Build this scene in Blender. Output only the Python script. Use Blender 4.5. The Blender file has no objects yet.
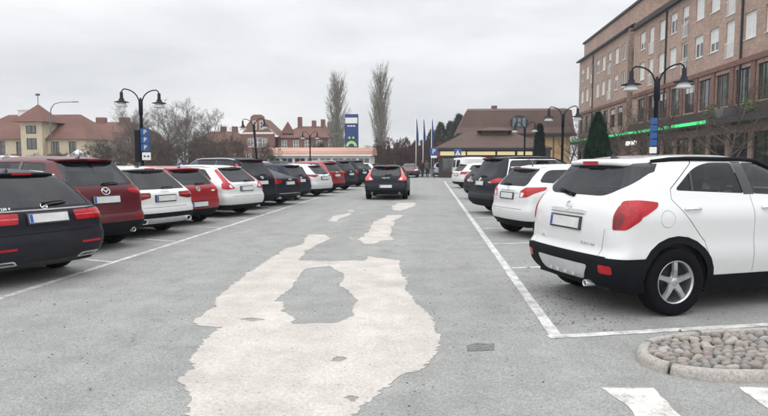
import bpy, bmesh, math, random
import numpy as np
from mathutils import Vector, Matrix, noise
from mathutils.bvhtree import BVHTree
from mathutils.geometry import tessellate_polygon
R = math.radians
S = bpy.context.scene
C = S.collection
random.seed(7)

# ---------------------------------------------------------------- camera
CAM_F, CAM_H = 600.0, 1.55            # focal length in pixels of a 768 px wide frame, eye height
cam = bpy.data.cameras.new('camera')
cam.sensor_width = 36.0
cam.lens = 36.0 * CAM_F / 768.0
cam.clip_start, cam.clip_end = 0.05, 3000
camo = bpy.data.objects.new('camera', cam); C.objects.link(camo)
PITCH = math.atan(46.0 / CAM_F); YAW = math.atan(46.0 * math.cos(PITCH) / CAM_F)
camo.location = (0, 0, CAM_H)
camo.rotation_euler = (R(90) - PITCH, 0, YAW)
S.camera = camo

# ---------------------------------------------------------------- overcast sky + weak, very soft sun
SUN_EL, SUN_AZ = R(48), R(200)
w = bpy.data.worlds.new('World'); S.world = w; w.use_nodes = True
nt = w.node_tree; nt.nodes.clear()
def wn(t, **k):
    n = nt.nodes.new(t)
    for a, b in k.items(): setattr(n, a, b)
    return n
out = wn('ShaderNodeOutputWorld'); bg = wn('ShaderNodeBackground')
sky = wn('ShaderNodeTexSky', sky_type='NISHITA', sun_disc=False)
sky.sun_elevation = SUN_EL; sky.sun_rotation = SUN_AZ
tc = wn('ShaderNodeTexCoord'); sep = wn('ShaderNodeSeparateXYZ')
nt.links.new(tc.outputs['Generated'], sep.inputs[0])
# standard overcast sky: brighter towards the zenith, L = Lh (1 + k sin^2)
sq = wn('ShaderNodeMath', operation='MULTIPLY'); nt.links.new(sep.outputs['Z'], sq.inputs[0]); nt.links.new(sep.outputs['Z'], sq.inputs[1])
gr = wn('ShaderNodeMath', operation='MULTIPLY_ADD'); nt.links.new(sq.outputs[0], gr.inputs[0]); gr.inputs[1].default_value = 2.4; gr.inputs[2].default_value = 1.0
mp = wn('ShaderNodeMapping'); mp.inputs['Scale'].default_value = (1.0, 1.0, 3.6)
nt.links.new(tc.outputs['Generated'], mp.inputs[0])
nz = wn('ShaderNodeTexNoise'); nz.inputs['Scale'].default_value = 2.6; nz.inputs['Detail'].default_value = 5; nz.inputs['Roughness'].default_value = .52
nt.links.new(mp.outputs[0], nz.inputs['Vector'])
cr = wn('ShaderNodeValToRGB')
cr.color_ramp.elements[0].position = .30; cr.color_ramp.elements[0].color = (.61, .622, .655, 1)
cr.color_ramp.elements[1].position = .70; cr.color_ramp.elements[1].color = (.87, .872, .88, 1)
nt.links.new(nz.outputs['Fac'], cr.inputs[0])
ml = wn('ShaderNodeVectorMath', operation='SCALE'); nt.links.new(cr.outputs[0], ml.inputs[0]); nt.links.new(gr.outputs[0], ml.inputs['Scale'])
sk = wn('ShaderNodeVectorMath', operation='SCALE'); nt.links.new(sky.outputs[0], sk.inputs[0]); sk.inputs['Scale'].default_value = .006
ad = wn('ShaderNodeVectorMath', operation='ADD'); nt.links.new(ml.outputs[0], ad.inputs[0]); nt.links.new(sk.outputs[0], ad.inputs[1])
nt.links.new(ad.outputs[0], bg.inputs['Color']); bg.inputs['Strength'].default_value = 1.0
nt.links.new(bg.outputs[0], out.inputs[0])
sun = bpy.data.lights.new('sun', 'SUN'); sun.energy = 1.2; sun.angle = R(120); sun.color = (1, .975, .94)
suno = bpy.data.objects.new('sun', sun); C.objects.link(suno)
suno.rotation_euler = (R(90) - SUN_EL, 0, R(180) - SUN_AZ)
suno.location = (0, 0, 60)
S.view_settings.view_transform = 'Standard'; S.view_settings.look = 'None'
S.view_settings.exposure = 0.06; S.view_settings.gamma = 1.0
S.view_settings.use_curve_mapping = False

# ---------------------------------------------------------------- pixel of the 768x416 picture -> place on the ground (for measuring only)
def ray(px, py):
    dx = (px - 384) / CAM_F; dy = -(py - 208) / CAM_F
    fw = math.cos(PITCH) + dy * math.sin(PITCH); up = dy * math.cos(PITCH) - math.sin(PITCH)
    return dx * math.cos(YAW) - fw * math.sin(YAW), dx * math.sin(YAW) + fw * math.cos(YAW), up
def gnd(px, py, z=0.0):
    X, Y, u = ray(px, py); t = (z - CAM_H) / u
    return X * t, Y * t
def at(px, py, yd):
    X, Y, u = ray(px, py); t = yd / Y
    return X * t, yd, CAM_H + u * t

# ---------------------------------------------------------------- materials
M = {}
class NB:
    def __init__(s, m):
        s.t = m.node_tree; s.p = s.t.nodes['Principled BSDF']; s.o = s.t.nodes['Material Output']
    def n(s, t, ins=None, **k):
        x = s.t.nodes.new(t)
        for a, b in k.items(): setattr(x, a, b)
        for a, b in (ins or {}).items():
            if hasattr(b, 'is_output') and b.is_output: s.t.links.new(b, x.inputs[a])
            else: x.inputs[a].default_value = b
        return x
    def l(s, a, b): s.t.links.new(a, b)
    def ramp(s, fac, stops):
        r = s.n('ShaderNodeValToRGB'); s.l(fac, r.inputs[0])
        e = r.color_ramp.elements
        while len(e) < len(stops): e.new(.5)
        for q, (p, c) in zip(e, stops): q.position = p; q.color = (*c, 1) if len(c) == 3 else c
        return r.outputs[0]
    def mix(s, fac, a, b, blend='MIX'):
        x = s.n('ShaderNodeMix', data_type='RGBA', blend_type=blend)
        for sock, v in ((x.inputs[0], fac), (x.inputs[6], a), (x.inputs[7], b)):
            if hasattr(v, 'is_output') and v.is_output: s.l(v, sock)
            elif isinstance(v, (int, float)): sock.default_value = v
            else: sock.default_value = (*v, 1)
        return x.outputs[2]
    def coord(s, kind='Object', scale=(1, 1, 1)):
        t = s.n('ShaderNodeTexCoord'); m = s.n('ShaderNodeMapping'); m.inputs['Scale'].default_value = scale
        s.l(t.outputs[kind], m.inputs[0]); return m.outputs[0]
    def noise(s, vec, scale, detail=4, rough=.55):
        x = s.n('ShaderNodeTexNoise', {'Scale': scale, 'Detail': detail, 'Roughness': rough}); s.l(vec, x.inputs['Vector'])
        return x.outputs['Fac']
    def bump(s, h, strength=.3, dist=.01):
        b = s.n('ShaderNodeBump', {'Strength': strength, 'Distance': dist}); s.l(h, b.inputs['Height'])
        s.l(b.outputs[0], s.p.inputs['Normal'])
def newmat(name):
    m = bpy.data.materials.new(name); m.use_nodes = True; M[name] = m
    return m, NB(m)
def mat(name, col, rough=.5, metal=0., coat=0., var=.12, scale=6., spec=.5, bump=0., bscale=60.):
    m, b = newmat(name)
    p = b.p; p.inputs['Roughness'].default_value = rough; p.inputs['Metallic'].default_value = metal
    p.inputs['Coat Weight'].default_value = coat; p.inputs['Coat Roughness'].default_value = .04
    p.inputs['Specular IOR Level'].default_value = spec
    v = b.coord()
    nzz = b.noise(v, scale)
    c = b.ramp(nzz, [(.25, tuple(x * (1 - var) for x in col)), (.75, tuple(min(1, x * (1 + var)) for x in col))])
    b.l(c, p.inputs['Base Color'])
    if bump: b.bump(b.noise(v, bscale, 3), bump, .005)
    return m

# ---------------------------------------------------------------- object helpers
def tag(o, label=None, cat=None, group=None, kind=None):
    for k, v in (('label', label), ('category', cat), ('group', group), ('kind', kind)):
        if v: o[k] = v
    return o
def empty(name, loc=(0, 0, 0), rz=0.0):
    o = bpy.data.objects.new(name, None); C.objects.link(o); o.location = loc; o.rotation_euler = (0, 0, rz)
    o.empty_display_size = .2
    return o
def ob(name, me, parent=None, m=None, smooth=False):
    if isinstance(me, bmesh.types.BMesh):
        b = me; me = bpy.data.meshes.new(name); b.to_mesh(me); b.free()
    if m is not None and not me.materials:
        for q in (m if isinstance(m, (list, tuple)) else [m]): me.materials.append(M[q] if isinstance(q, str) else q)
    if smooth: me.polygons.foreach_set('use_smooth', [True] * len(me.polygons))
    o = bpy.data.objects.new(name, me); C.objects.link(o); o.parent = parent
    return o
def copy_tree(o, parent=None):
    c = o.copy(); C.objects.link(c); c.parent = parent
    for ch in list(o.children): copy_tree(ch, c)
    return c
def box(b, x0, x1, y0, y1, z0, z1, mi=0):
    v = [b.verts.new(p) for p in ((x0,y0,z0),(x1,y0,z0),(x1,y1,z0),(x0,y1,z0),(x0,y0,z1),(x1,y0,z1),(x1,y1,z1),(x0,y1,z1))]
    fs = [b.faces.new([v[i] for i in q]) for q in ((3,2,1,0),(4,5,6,7),(0,1,5,4),(1,2,6,5),(2,3,7,6),(3,0,4,7))]
    for f in fs: f.material_index = mi
    return v
def bevelled(b, w=.01, seg=1):
    bmesh.ops.bevel(b, geom=list(b.edges), offset=w, segments=seg, affect='EDGES', profile=.5)
def boxm(x0, x1, y0, y1, z0, z1, bev=0, seg=1):
    b = bmesh.new(); box(b, x0, x1, y0, y1, z0, z1)
    if bev: bevelled(b, bev, seg)
    return b
def tube(b, pts, rad, n=8, cap=True, mi=0):
    """tube along points; rad a number or a list"""
    pts = [Vector(p) for p in pts]
    if not isinstance(rad, (list, tuple)): rad = [rad] * len(pts)
    rings = []; up = None
    for i, p in enumerate(pts):
        d = (pts[min(i + 1, len(pts) - 1)] - pts[max(i - 1, 0)]).normalized()
        if up is None:
            a = Vector((0, 0, 1)) if abs(d.z) < .9 else Vector((1, 0, 0))
            u = d.cross(a).normalized()
        else:
            u = (up - d * up.dot(d)).normalized()
        up = u; v = d.cross(u)
        rings.append([b.verts.new(p + (u * math.cos(2 * math.pi * k / n) + v * math.sin(2 * math.pi * k / n)) * rad[i]) for k in range(n)])
    for a, c in zip(rings, rings[1:]):
        for k in range(n):
            f = b.faces.new((a[k], a[(k + 1) % n], c[(k + 1) % n], c[k])); f.material_index = mi; f.smooth = True
    if cap:
        f = b.faces.new(list(reversed(rings[0]))); f.material_index = mi
        f = b.faces.new(rings[-1]); f.material_index = mi
    return rings
def lathe(b, prof, n=24, axis='z', cap=False, mi=0, origin=(0, 0, 0)):
    rings = []
    ox, oy, oz = origin
    for r, h in prof:
        ring = []
        for k in range(n):
            a = 2 * math.pi * k / n
            p = (r * math.cos(a), r * math.sin(a), h) if axis == 'z' else (h, r * math.cos(a), r * math.sin(a))
            ring.append(b.verts.new((p[0] + ox, p[1] + oy, p[2] + oz)))
        rings.append(ring)
    for a, c in zip(rings, rings[1:]):
        for k in range(n):
            f = b.faces.new((a[k], a[(k + 1) % n], c[(k + 1) % n], c[k])); f.material_index = mi; f.smooth = True
    if cap:
        b.faces.new(list(reversed(rings[0]))); b.faces.new(rings[-1])
    return rings
def prism(b, poly, z0, z1, mi=0):
    lo = [b.verts.new((x, y, z0)) for x, y in poly]; hi = [b.verts.new((x, y, z1)) for x, y in poly]
    n = len(poly)
    fs = [b.faces.new(hi), b.faces.new(list(reversed(lo)))] + [b.faces.new((lo[i], lo[(i + 1) % n], hi[(i + 1) % n], hi[i])) for i in range(n)]
    for f in fs: f.material_index = mi
    return fs
def sheet(loops, z=0.0):
    """flat sheet from an outline and optional holes"""
    loops = [[Vector((p[0], p[1], 0)) for p in l] for l in loops]
    flat = [v for l in loops for v in l]
    tris = tessellate_polygon(loops)
    me = bpy.data.meshes.new('sheet')
    me.from_pydata([(v.x, v.y, z) for v in flat], [], [t for t in tris])
    b = bmesh.new(); b.from_mesh(me)
    bmesh.ops.recalc_face_normals(b, faces=b.faces[:])
    for f in b.faces:
        if f.normal.z < 0: f.normal_flip()
    b.to_mesh(me); b.free()
    return me
# ---------------------------------------------------------------- car builder
def paint(name, col, metal=.0, rough=.32, spec=.5, coat=1.0):
    m, b = newmat(name)
    p = b.p; p.inputs['Metallic'].default_value = metal
    p.inputs['Coat Weight'].default_value = 1; p.inputs['Coat Roughness'].default_value = .03
    v = b.coord()
    d = b.noise(v, 5.0, 6, .65); d2 = b.noise(v, 1.3, 3)
    # thin road film, heavier low on the body where tyres throw it
    sp = b.n('ShaderNodeSeparateXYZ'); b.l(v, sp.inputs[0])
    lo = b.n('ShaderNodeMapRange', {'From Min': .25, 'From Max': .85, 'To Min': .30, 'To Max': .0}); b.l(sp.outputs[2], lo.inputs[0])
    f = b.n('ShaderNodeMath', operation='MULTIPLY'); b.l(lo.outputs[0], f.inputs[0]); b.l(d, f.inputs[1])
    f2 = b.n('ShaderNodeMath', operation='MULTIPLY_ADD'); b.l(d2, f2.inputs[0]); f2.inputs[1].default_value = .03; b.l(f.outputs[0], f2.inputs[2])
    c = b.mix(f2.outputs[0], col, (.12, .115, .105))
    g = b.n('ShaderNodeNewGeometry')
    b.l(b.mix(g.outputs['Backfacing'], c, (.02, .02, .022)), p.inputs['Base Color'])
    r = b.n('ShaderNodeMapRange', {'To Min': rough - .07, 'To Max': rough + .2}); b.l(f2.outputs[0], r.inputs[0]); b.l(r.outputs[0], p.inputs['Roughness'])
    cw = b.n('ShaderNodeMapRange', {'From Max': .3, 'To Min': coat, 'To Max': .35 * coat}); b.l(f2.outputs[0], cw.inputs[0]); p.inputs['Specular IOR Level'].default_value = spec; b.l(cw.outputs[0], p.inputs['Coat Weight'])
    return m
def glassmat(name, tint, refl=1.0):
    m, b = newmat(name)
    b.t.nodes.remove(b.p)
    tr = b.n('ShaderNodeBsdfTransparent', {'Color': (*tint, 1)})
    gl = b.n('ShaderNodeBsdfGlossy', {'Roughness': .015, 'Color': (.93, .96, 1, 1)})
    fr = b.n('ShaderNodeFresnel', {'IOR': 1.62})
    k = b.n('ShaderNodeMath', operation='MULTIPLY'); b.l(fr.outputs[0], k.inputs[0]); k.inputs[1].default_value = refl
    # film of dust
    v = b.coord(); nz_ = b.noise(v, 3.0, 5)
    df = b.n('ShaderNodeBsdfDiffuse', {'Color': (.22, .22, .21, 1)})
    k2 = b.n('ShaderNodeMath', operation='MULTIPLY'); b.l(nz_, k2.inputs[0]); k2.inputs[1].default_value = .03
    m1 = b.n('ShaderNodeMixShader'); b.l(k2.outputs[0], m1.inputs[0]); b.l(tr.outputs[0], m1.inputs[1]); b.l(df.outputs[0], m1.inputs[2])
    m2 = b.n('ShaderNodeMixShader'); b.l(k.outputs[0], m2.inputs[0]); b.l(m1.outputs[0], m2.inputs[1]); b.l(gl.outputs[0], m2.inputs[2])
    b.l(m2.outputs[0], b.o.inputs[0])
    return m
paint('paint_white', (.66, .668, .67)); paint('paint_pearl', (.61, .617, .615))
DK = dict(rough=.5, spec=.05, coat=.22)
paint('paint_black', (.008, .009, .016), **DK); paint('paint_navy', (.008, .012, .018), **DK)
paint('paint_wine', (.085, .006, .013), rough=.45, spec=.15, coat=.45); paint('paint_red', (.25, .008, .014), rough=.4, spec=.25, coat=.7)
paint('paint_graphite', (.018, .021, .028), **DK); paint('paint_green', (.012, .017, .022), **DK)
paint('paint_silver', (.42, .43, .44), .7); paint('paint_blue', (.010, .017, .034), **DK); paint('paint_ice', (.34, .41, .52), .5)
paint('paint_maroon', (.10, .014, .018), rough=.45, spec=.15, coat=.45)
glassmat('glass_dark', (.26, .30, .32), .62); glassmat('glass', (.55, .60, .59), .75)
mat('rubber', (.006, .006, .008), .9, spec=.12, bump=.15); mat('plastic', (.006, .007, .010), .75, spec=.15, bump=.25, bscale=240, var=.2)
mat('gloss_black', (.008, .008, .010), .15, coat=.6); mat('gap', (.006, .006, .007), .9)
mat('trim_dark', (.02, .021, .023), .4)
mat('chrome', (.80, .81, .82), .22, .75); mat('alloy', (.52, .53, .54), .33, .85, var=.18, scale=14); mat('alloy_dark', (.035, .035, .038), .4, .5)
mat('skid', (.60, .61, .62), .42, .6); mat('interior', (.020, .021, .024), .9); mat('seat_cloth', (.035, .035, .038), .95)
mat('plate', (.55, .56, .55), .5, var=.14, scale=9); mat('plate_blue', (.02, .06, .32), .4); mat('steel', (.30, .31, .32), .35, .9)
def lampmat(name, col, deep):
    m, b = newmat(name); p = b.p
    v = b.coord('Object', (1, 1, 1))
    vo = b.n('ShaderNodeTexVoronoi', {'Scale': 55.0}); b.l(v, vo.inputs['Vector']); n_ = b.noise(v, 7.0, 3)
    q = b.n('ShaderNodeMath', operation='MULTIPLY_ADD'); b.l(vo.outputs['Distance'], q.inputs[0]); q.inputs[1].default_value = .5; b.l(n_, q.inputs[2])
    r = b.n('ShaderNodeMapRange', {'From Min': .35, 'From Max': .85}); b.l(q.outputs[0], r.inputs[0])
    b.l(b.mix(r.outputs[0], deep, col), p.inputs['Base Color'])
    p.inputs['Roughness'].default_value = .25; p.inputs['Specular IOR Level'].default_value = .25; p.inputs['Coat Weight'].default_value = .5; p.inputs['Coat Roughness'].default_value = .02
    return m
lampmat('lamp_red', (.40, .003, .010), (.15, .001, .005)); lampmat('lamp_dark', (.20, .008, .014), (.07, .004, .008))
lampmat('lamp_pink', (.62, .10, .11), (.40, .03, .04)); lampmat('lamp_clear', (.72, .72, .74), (.42, .42, .44)); lampmat('lamp_smoke', (.10, .05, .05), (.03, .02, .022))

def pchip(xs, ys, x):
    xs = np.array(xs, float); ys = np.array(ys, float); h = np.diff(xs); d = np.diff(ys) / h
    m = np.zeros(len(xs)); m[0] = d[0]; m[-1] = d[-1]
    for i in range(1, len(xs) - 1):
        if d[i - 1] * d[i] > 0:
            w1 = 2 * h[i] + h[i - 1]; w2 = h[i] + 2 * h[i - 1]
            m[i] = (w1 + w2) / (w1 / d[i - 1] + w2 / d[i])
    x = min(max(x, xs[0]), xs[-1]); i = min(max(int(np.searchsorted(xs, x)) - 1, 0), len(xs) - 2)
    t = (x - xs[i]) / h[i]
    return ((1 + 2 * t) * (1 - t) ** 2 * ys[i] + t * (1 - t) ** 2 * h[i] * m[i] + t * t * (3 - 2 * t) * ys[i + 1] + t * t * (t - 1) * h[i] * m[i + 1])
def rpoly(pts, r=.04, n=4):
    """round the corners of a convex polygon"""
    res = []; k = len(pts)
    rr = r if isinstance(r, (list, tuple)) else [r] * k
    for i in range(k):
        p = Vector(pts[i]); a = Vector(pts[i - 1]) - p; c = Vector(pts[(i + 1) % k]) - p
        q = min(rr[i], a.length * .48, c.length * .48)
        p0 = p + a.normalized() * q; p1 = p + c.normalized() * q
        for j in range(n + 1):
            t = j / n; res.append(p0 * (1 - t) ** 2 + p * 2 * t * (1 - t) + p1 * t * t)
    return res
class Body:
    """shell made of stacked horizontal outlines, then cut into painted panels, panes and lamps"""
    def __init__(s, sp):
        s.sp = sp; L, W, H = sp['L'], sp['W'], sp['H']; hw = W / 2
        zr = sp['zr']; zb = sp['rear'][0][0]
        rz, ry = zip(*sp['rear']); fz, fy = zip(*sp['front']); wz, ww = zip(*sp['wid'])
        zs = list(np.linspace(zb, zr, sp.get('nz', 30)))
        rows = [(z, pchip(rz, ry, z), pchip(fz, fy, z), pchip(wz, ww, z) * hw, 1.0) for z in zs]
        z0, r0, f0, w0, _ = rows[-1]; yp = r0 + (f0 - r0) * sp.get('peak', .55)
        for t in (.86, .70, .54, .38, .22, .1):
            zz = H - (H - zr) * t ** 2
            rows.append((zz, yp - (yp - r0) * t ** sp.get('rex', .72), yp + (f0 - yp) * t ** .8, w0 * t ** .42, t))
        NR, NC, NS, NF = sp.get('nr', 8), sp.get('nc', 8), sp.get('ns', 26), 5
        bm = bmesh.new(); grid = []
        ec = 2 / sp.get('nexp', 2.4)
        for z, yr, yf, w_, q in rows:
            g = min(1, max(0, (z - sp['belt']) / (zr - sp['belt'])))          # 0 below the belt line, 1 at the roof
            rx = (sp['rcx'][0] * (1 - g) + sp['rcx'][1] * g) * q; ryy = (sp['rcy'][0] * (1 - g) + sp['rcy'][1] * g) * q
            fx = (sp['fcx'][0] * (1 - g) + sp['fcx'][1] * g) * q; fyy = (sp['fcy'][0] * (1 - g) + sp['fcy'][1] * g) * q
            rx = min(rx, w_ * .8); fx = min(fx, w_ * .9); ln = yf - yr; ryy = min(ryy, ln * .4); fyy = min(fyy, ln * .45)
            pts = [(k / NR * (w_ - rx), yr) for k in range(NR)]
            for k in range(NC):
                a = k / NC * math.pi / 2
                pts.append((w_ - rx + rx * math.sin(a) ** ec, yr + ryy * (1 - math.cos(a) ** ec)))
            for k in range(NS): pts.append((w_, yr + ryy + (yf - fyy - yr - ryy) * k / NS))
            for k in range(NC):
                a = k / NC * math.pi / 2
                pts.append((w_ - fx + fx * math.cos(a) ** ec, yf - fyy * (1 - math.sin(a) ** ec)))
            for k in range(NF + 1): pts.append(((w_ - fx) * (1 - k / NF), yf))
            ym = (yr + yf) / 2; br = sp['bow'][0] * (1 - .3 * g); bf = sp['bow'][1]
            o2 = []
            for x, y in pts:
                if y < ym: u = (ym - y) / (ym - yr); x2 = x * (1 - sp['tap'][0] * u ** 3 * (1 + 1.2 * g)); y2 = y + br * (x / w_) ** 2 * u ** 4 * q
                else: u = (y - ym) / (yf - ym); x2 = x * (1 - sp['tap'][1] * u ** 3); y2 = y - bf * (x / w_) ** 2 * u ** 4 * q
                o2.append((x2, y2))
            ring = [bm.verts.new((x, y, z)) for x, y in o2]
            ring += [bm.verts.new((-x, y, z)) for x, y in reversed(o2[1:-1])]
            grid.append(ring)
        m = len(grid[0])
        for a, c in zip(grid, grid[1:]):
            for k in range(m): bm.faces.new((a[k], a[(k + 1) % m], c[(k + 1) % m], c[k]))
        t = grid[-1]; n = (m + 2) // 2
        bm.faces.new((t[0], t[1], t[m - 1]))
        for k in range(1, n - 2): bm.faces.new((t[k], t[k + 1], t[m - k - 1], t[m - k]))
        bm.faces.new((t[n - 2], t[n - 1], t[n]))
        bm.normal_update()
        s.bottom = [v.co.copy() for v in grid[0]]
        if sp.get('shape'):
            for v in bm.verts: v.co = sp['shape'](v.co.copy())
            bm.normal_update()
        s.bm = bm; s.lay = bm.faces.layers.int.new('reg'); s.tags = ['body']
        s.lay = bm.faces.layers.int['reg']
        bm.faces.ensure_lookup_table()
        s.vn = [v.normal.copy() for v in bm.verts]; s.fv = [[v.index for v in f.verts] for f in bm.faces]
        bm.verts.index_update()
        s.fv = [[v.index for v in f.verts] for f in bm.faces]; s.vc = [v.co.copy() for v in bm.verts]
        s.bvh = BVHTree.FromBMesh(bm); s.cc = None
    def centres(s, cand):
        key = len(cand)
        if s.cc is None or s.cc[0] != key: s.cc = (key, np.array([f.verts[0].co for f in cand]))
        return s.cc[1]
    def nrm(s, p):
        loc, n, i, d = s.bvh.find_nearest(p)
        if i is None: return Vector((0, 0, 1))
        acc = Vector((0, 0, 0))
        for v in s.fv[i]: acc += s.vn[v] / ((s.vc[v] - p).length + 1e-4) ** 1.5
        return acc.normalized()
    def planes(s, planes, name, D=None, thr=.12, over=('body',)):
        if name not in s.tags: s.tags.append(name)
        ti = s.tags.index(name); ok = {s.tags.index(o) for o in over if o in s.tags}
        fs = []; lay = s.lay; pd = [(no, co.dot(no)) for co, no in planes]
        cand = list(s.bm.faces); cen = s.centres(cand)
        keep = np.ones(len(cand), bool)
        for no, d in pd: keep &= (cen @ np.array(no)) - d < .16
        for i in np.nonzero(keep)[0]:
            f = cand[i]
            if f[lay] not in ok: continue
            if D is not None and f.normal.dot(D) < thr: continue
            if any(all(v.co.dot(no) > d for v in f.verts) for no, d in pd): continue
            fs.append(f)
        for co, no in planes:
            if not fs: return
            es = {e for f in fs for e in f.edges}; vs = {v for f in fs for v in f.verts}
            r = bmesh.ops.bisect_plane(s.bm, geom=list(fs) + list(es) + list(vs), dist=1e-5, plane_co=co, plane_no=no)
            allf = set(f for f in fs if f.is_valid) | {g for g in r['geom'] if isinstance(g, bmesh.types.BMFace)}
            fs = [f for f in allf if f.is_valid and (f.calc_center_median() - co).dot(no) < 0]
        for f in fs: f[s.lay] = ti
    def poly(s, pts, U, V, D, name, **k):
        pts = [Vector((p[0], p[1])) for p in pts]
        ar = sum(pts[i - 1].x * pts[i].y - pts[i].x * pts[i - 1].y for i in range(len(pts)))
        if ar < 0: pts.reverse()
        pl = []
        for i in range(len(pts)):
            a, c = pts[i - 1], pts[i]; e = c - a
            if e.length < 1e-5: continue
            n2 = Vector((e.y, -e.x)).normalized()
            pl.append((U * a.x + V * a.y, (U * n2.x + V * n2.y).normalized()))
        s.planes(pl, name, D, **k)
    def side(s, pts, name, sides=(1, -1), **k):
        for q in sides: s.poly(pts, Vector((0, 1, 0)), Vector((0, 0, 1)), Vector((q, 0, 0)), name + ('_r' if q > 0 else '_l') if k.pop('split', False) else name, **k)
    def rear(s, pts, name, **k): s.poly(pts, Vector((1, 0, 0)), Vector((0, 0, 1)), Vector((0, -1, 0)), name, **k)
    def front(s, pts, name, **k): s.poly(pts, Vector((1, 0, 0)), Vector((0, 0, 1)), Vector((0, 1, 0)), name, **k)
    def quarter(s, pts, ang, name, **k):
        """polygon (u,z) seen from the rear quarter at ang degrees off the tail; done on both sides"""
        a = R(ang)
        for q, sfx in ((1, '_r'), (-1, '_l')):
            s.poly(pts, Vector((q * math.cos(a), math.sin(a), 0)), Vector((0, 0, 1)), Vector((q * math.sin(a), -math.cos(a), 0)), name + sfx, **k)
    def box(s, x0, x1, y0, y1, z0, z1, name, **k):
        pl = []
        for co, no in (((x0,0,0),(-1,0,0)),((x1,0,0),(1,0,0)),((0,y0,0),(0,-1,0)),((0,y1,0),(0,1,0)),((0,0,z0),(0,0,-1)),((0,0,z1),(0,0,1))):
            pl.append((Vector(co), Vector(no)))
        s.planes(pl, name, **k)
    def seam(s, a, c, name='gap', w=.004, **k):
        a = Vector(a); c = Vector(c); n = Vector((a.y - c.y, c.x - a.x)).normalized() * w
        s.side([a - n, c - n, c + n, a + n], name, **k)
    def rseam(s, a, c, name='gap', w=.004, **k):
        a = Vector(a); c = Vector(c); n = Vector((a.y - c.y, c.x - a.x)).normalized() * w
        s.rear([a - n, c - n, c + n, a + n], name, **k)
    def mesh(s, name, off=0.0, rim=.012, joined=False):
        ti = s.tags.index(name); idx = {}; vs = []; no = []; fs = []; cnt = {}
        for f in s.bm.faces:
            if f[s.lay] != ti: continue
            q = []
            for v in f.verts:
                if v not in idx:
                    idx[v] = len(vs); n = s.nrm(v.co); vs.append(v.co + n * off); no.append(n)
                q.append(idx[v])
            fs.append(q)
            for e in f.edges: cnt[e] = cnt.get(e, 0) + 1
        if not fs: return None
        own = len(vs)
        if rim:
            for f in s.bm.faces:
                if f[s.lay] != ti: continue
                for l in f.loops:
                    if cnt[l.edge] != 1: continue
                    a, c = idx[l.vert], idx[l.link_loop_next.vert]
                    k = len(vs)
                    side = (vs[c] - vs[a]).cross(no[a]);  side = side.normalized() if side.length > 1e-9 else no[a]
                    vs += [vs[a].copy(), vs[c].copy(), vs[c] - no[c] * rim, vs[a] - no[a] * rim]; no += [side] * 4
                    fs.append([k + 1, k, k + 3, k + 2, a])
        return pieces(name, vs, no, fs, own, joined)
def pieces(name, vs, no, fs, own, joined):
    par = list(range(own))
    def find(a):
        while par[a] != a: par[a] = par[par[a]]; a = par[a]
        return a
    base = [q if max(q) < own else None for q in fs]
    for q in base:
        if q:
            for k in q[1:]: par[find(k)] = find(q[0])
    groups = {}
    for q in fs:
        key = 0 if joined else find(q[0] if max(q) < own else q[4])
        groups.setdefault(key, []).append(q[:4] if max(q) >= own else q)
    res = []
    for g in groups.values():
        used = sorted({i for q in g for i in q}); mp_ = {i: k for k, i in enumerate(used)}
        me = bpy.data.meshes.new(name); me.from_pydata([tuple(vs[i]) for i in used], [], [[mp_[i] for i in q] for q in g])
        me.polygons.foreach_set('use_smooth', [True] * len(me.polygons))
        me.normals_split_custom_set_from_vertices([tuple(no[i]) for i in used])
        res.append(me)
    return res

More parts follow.
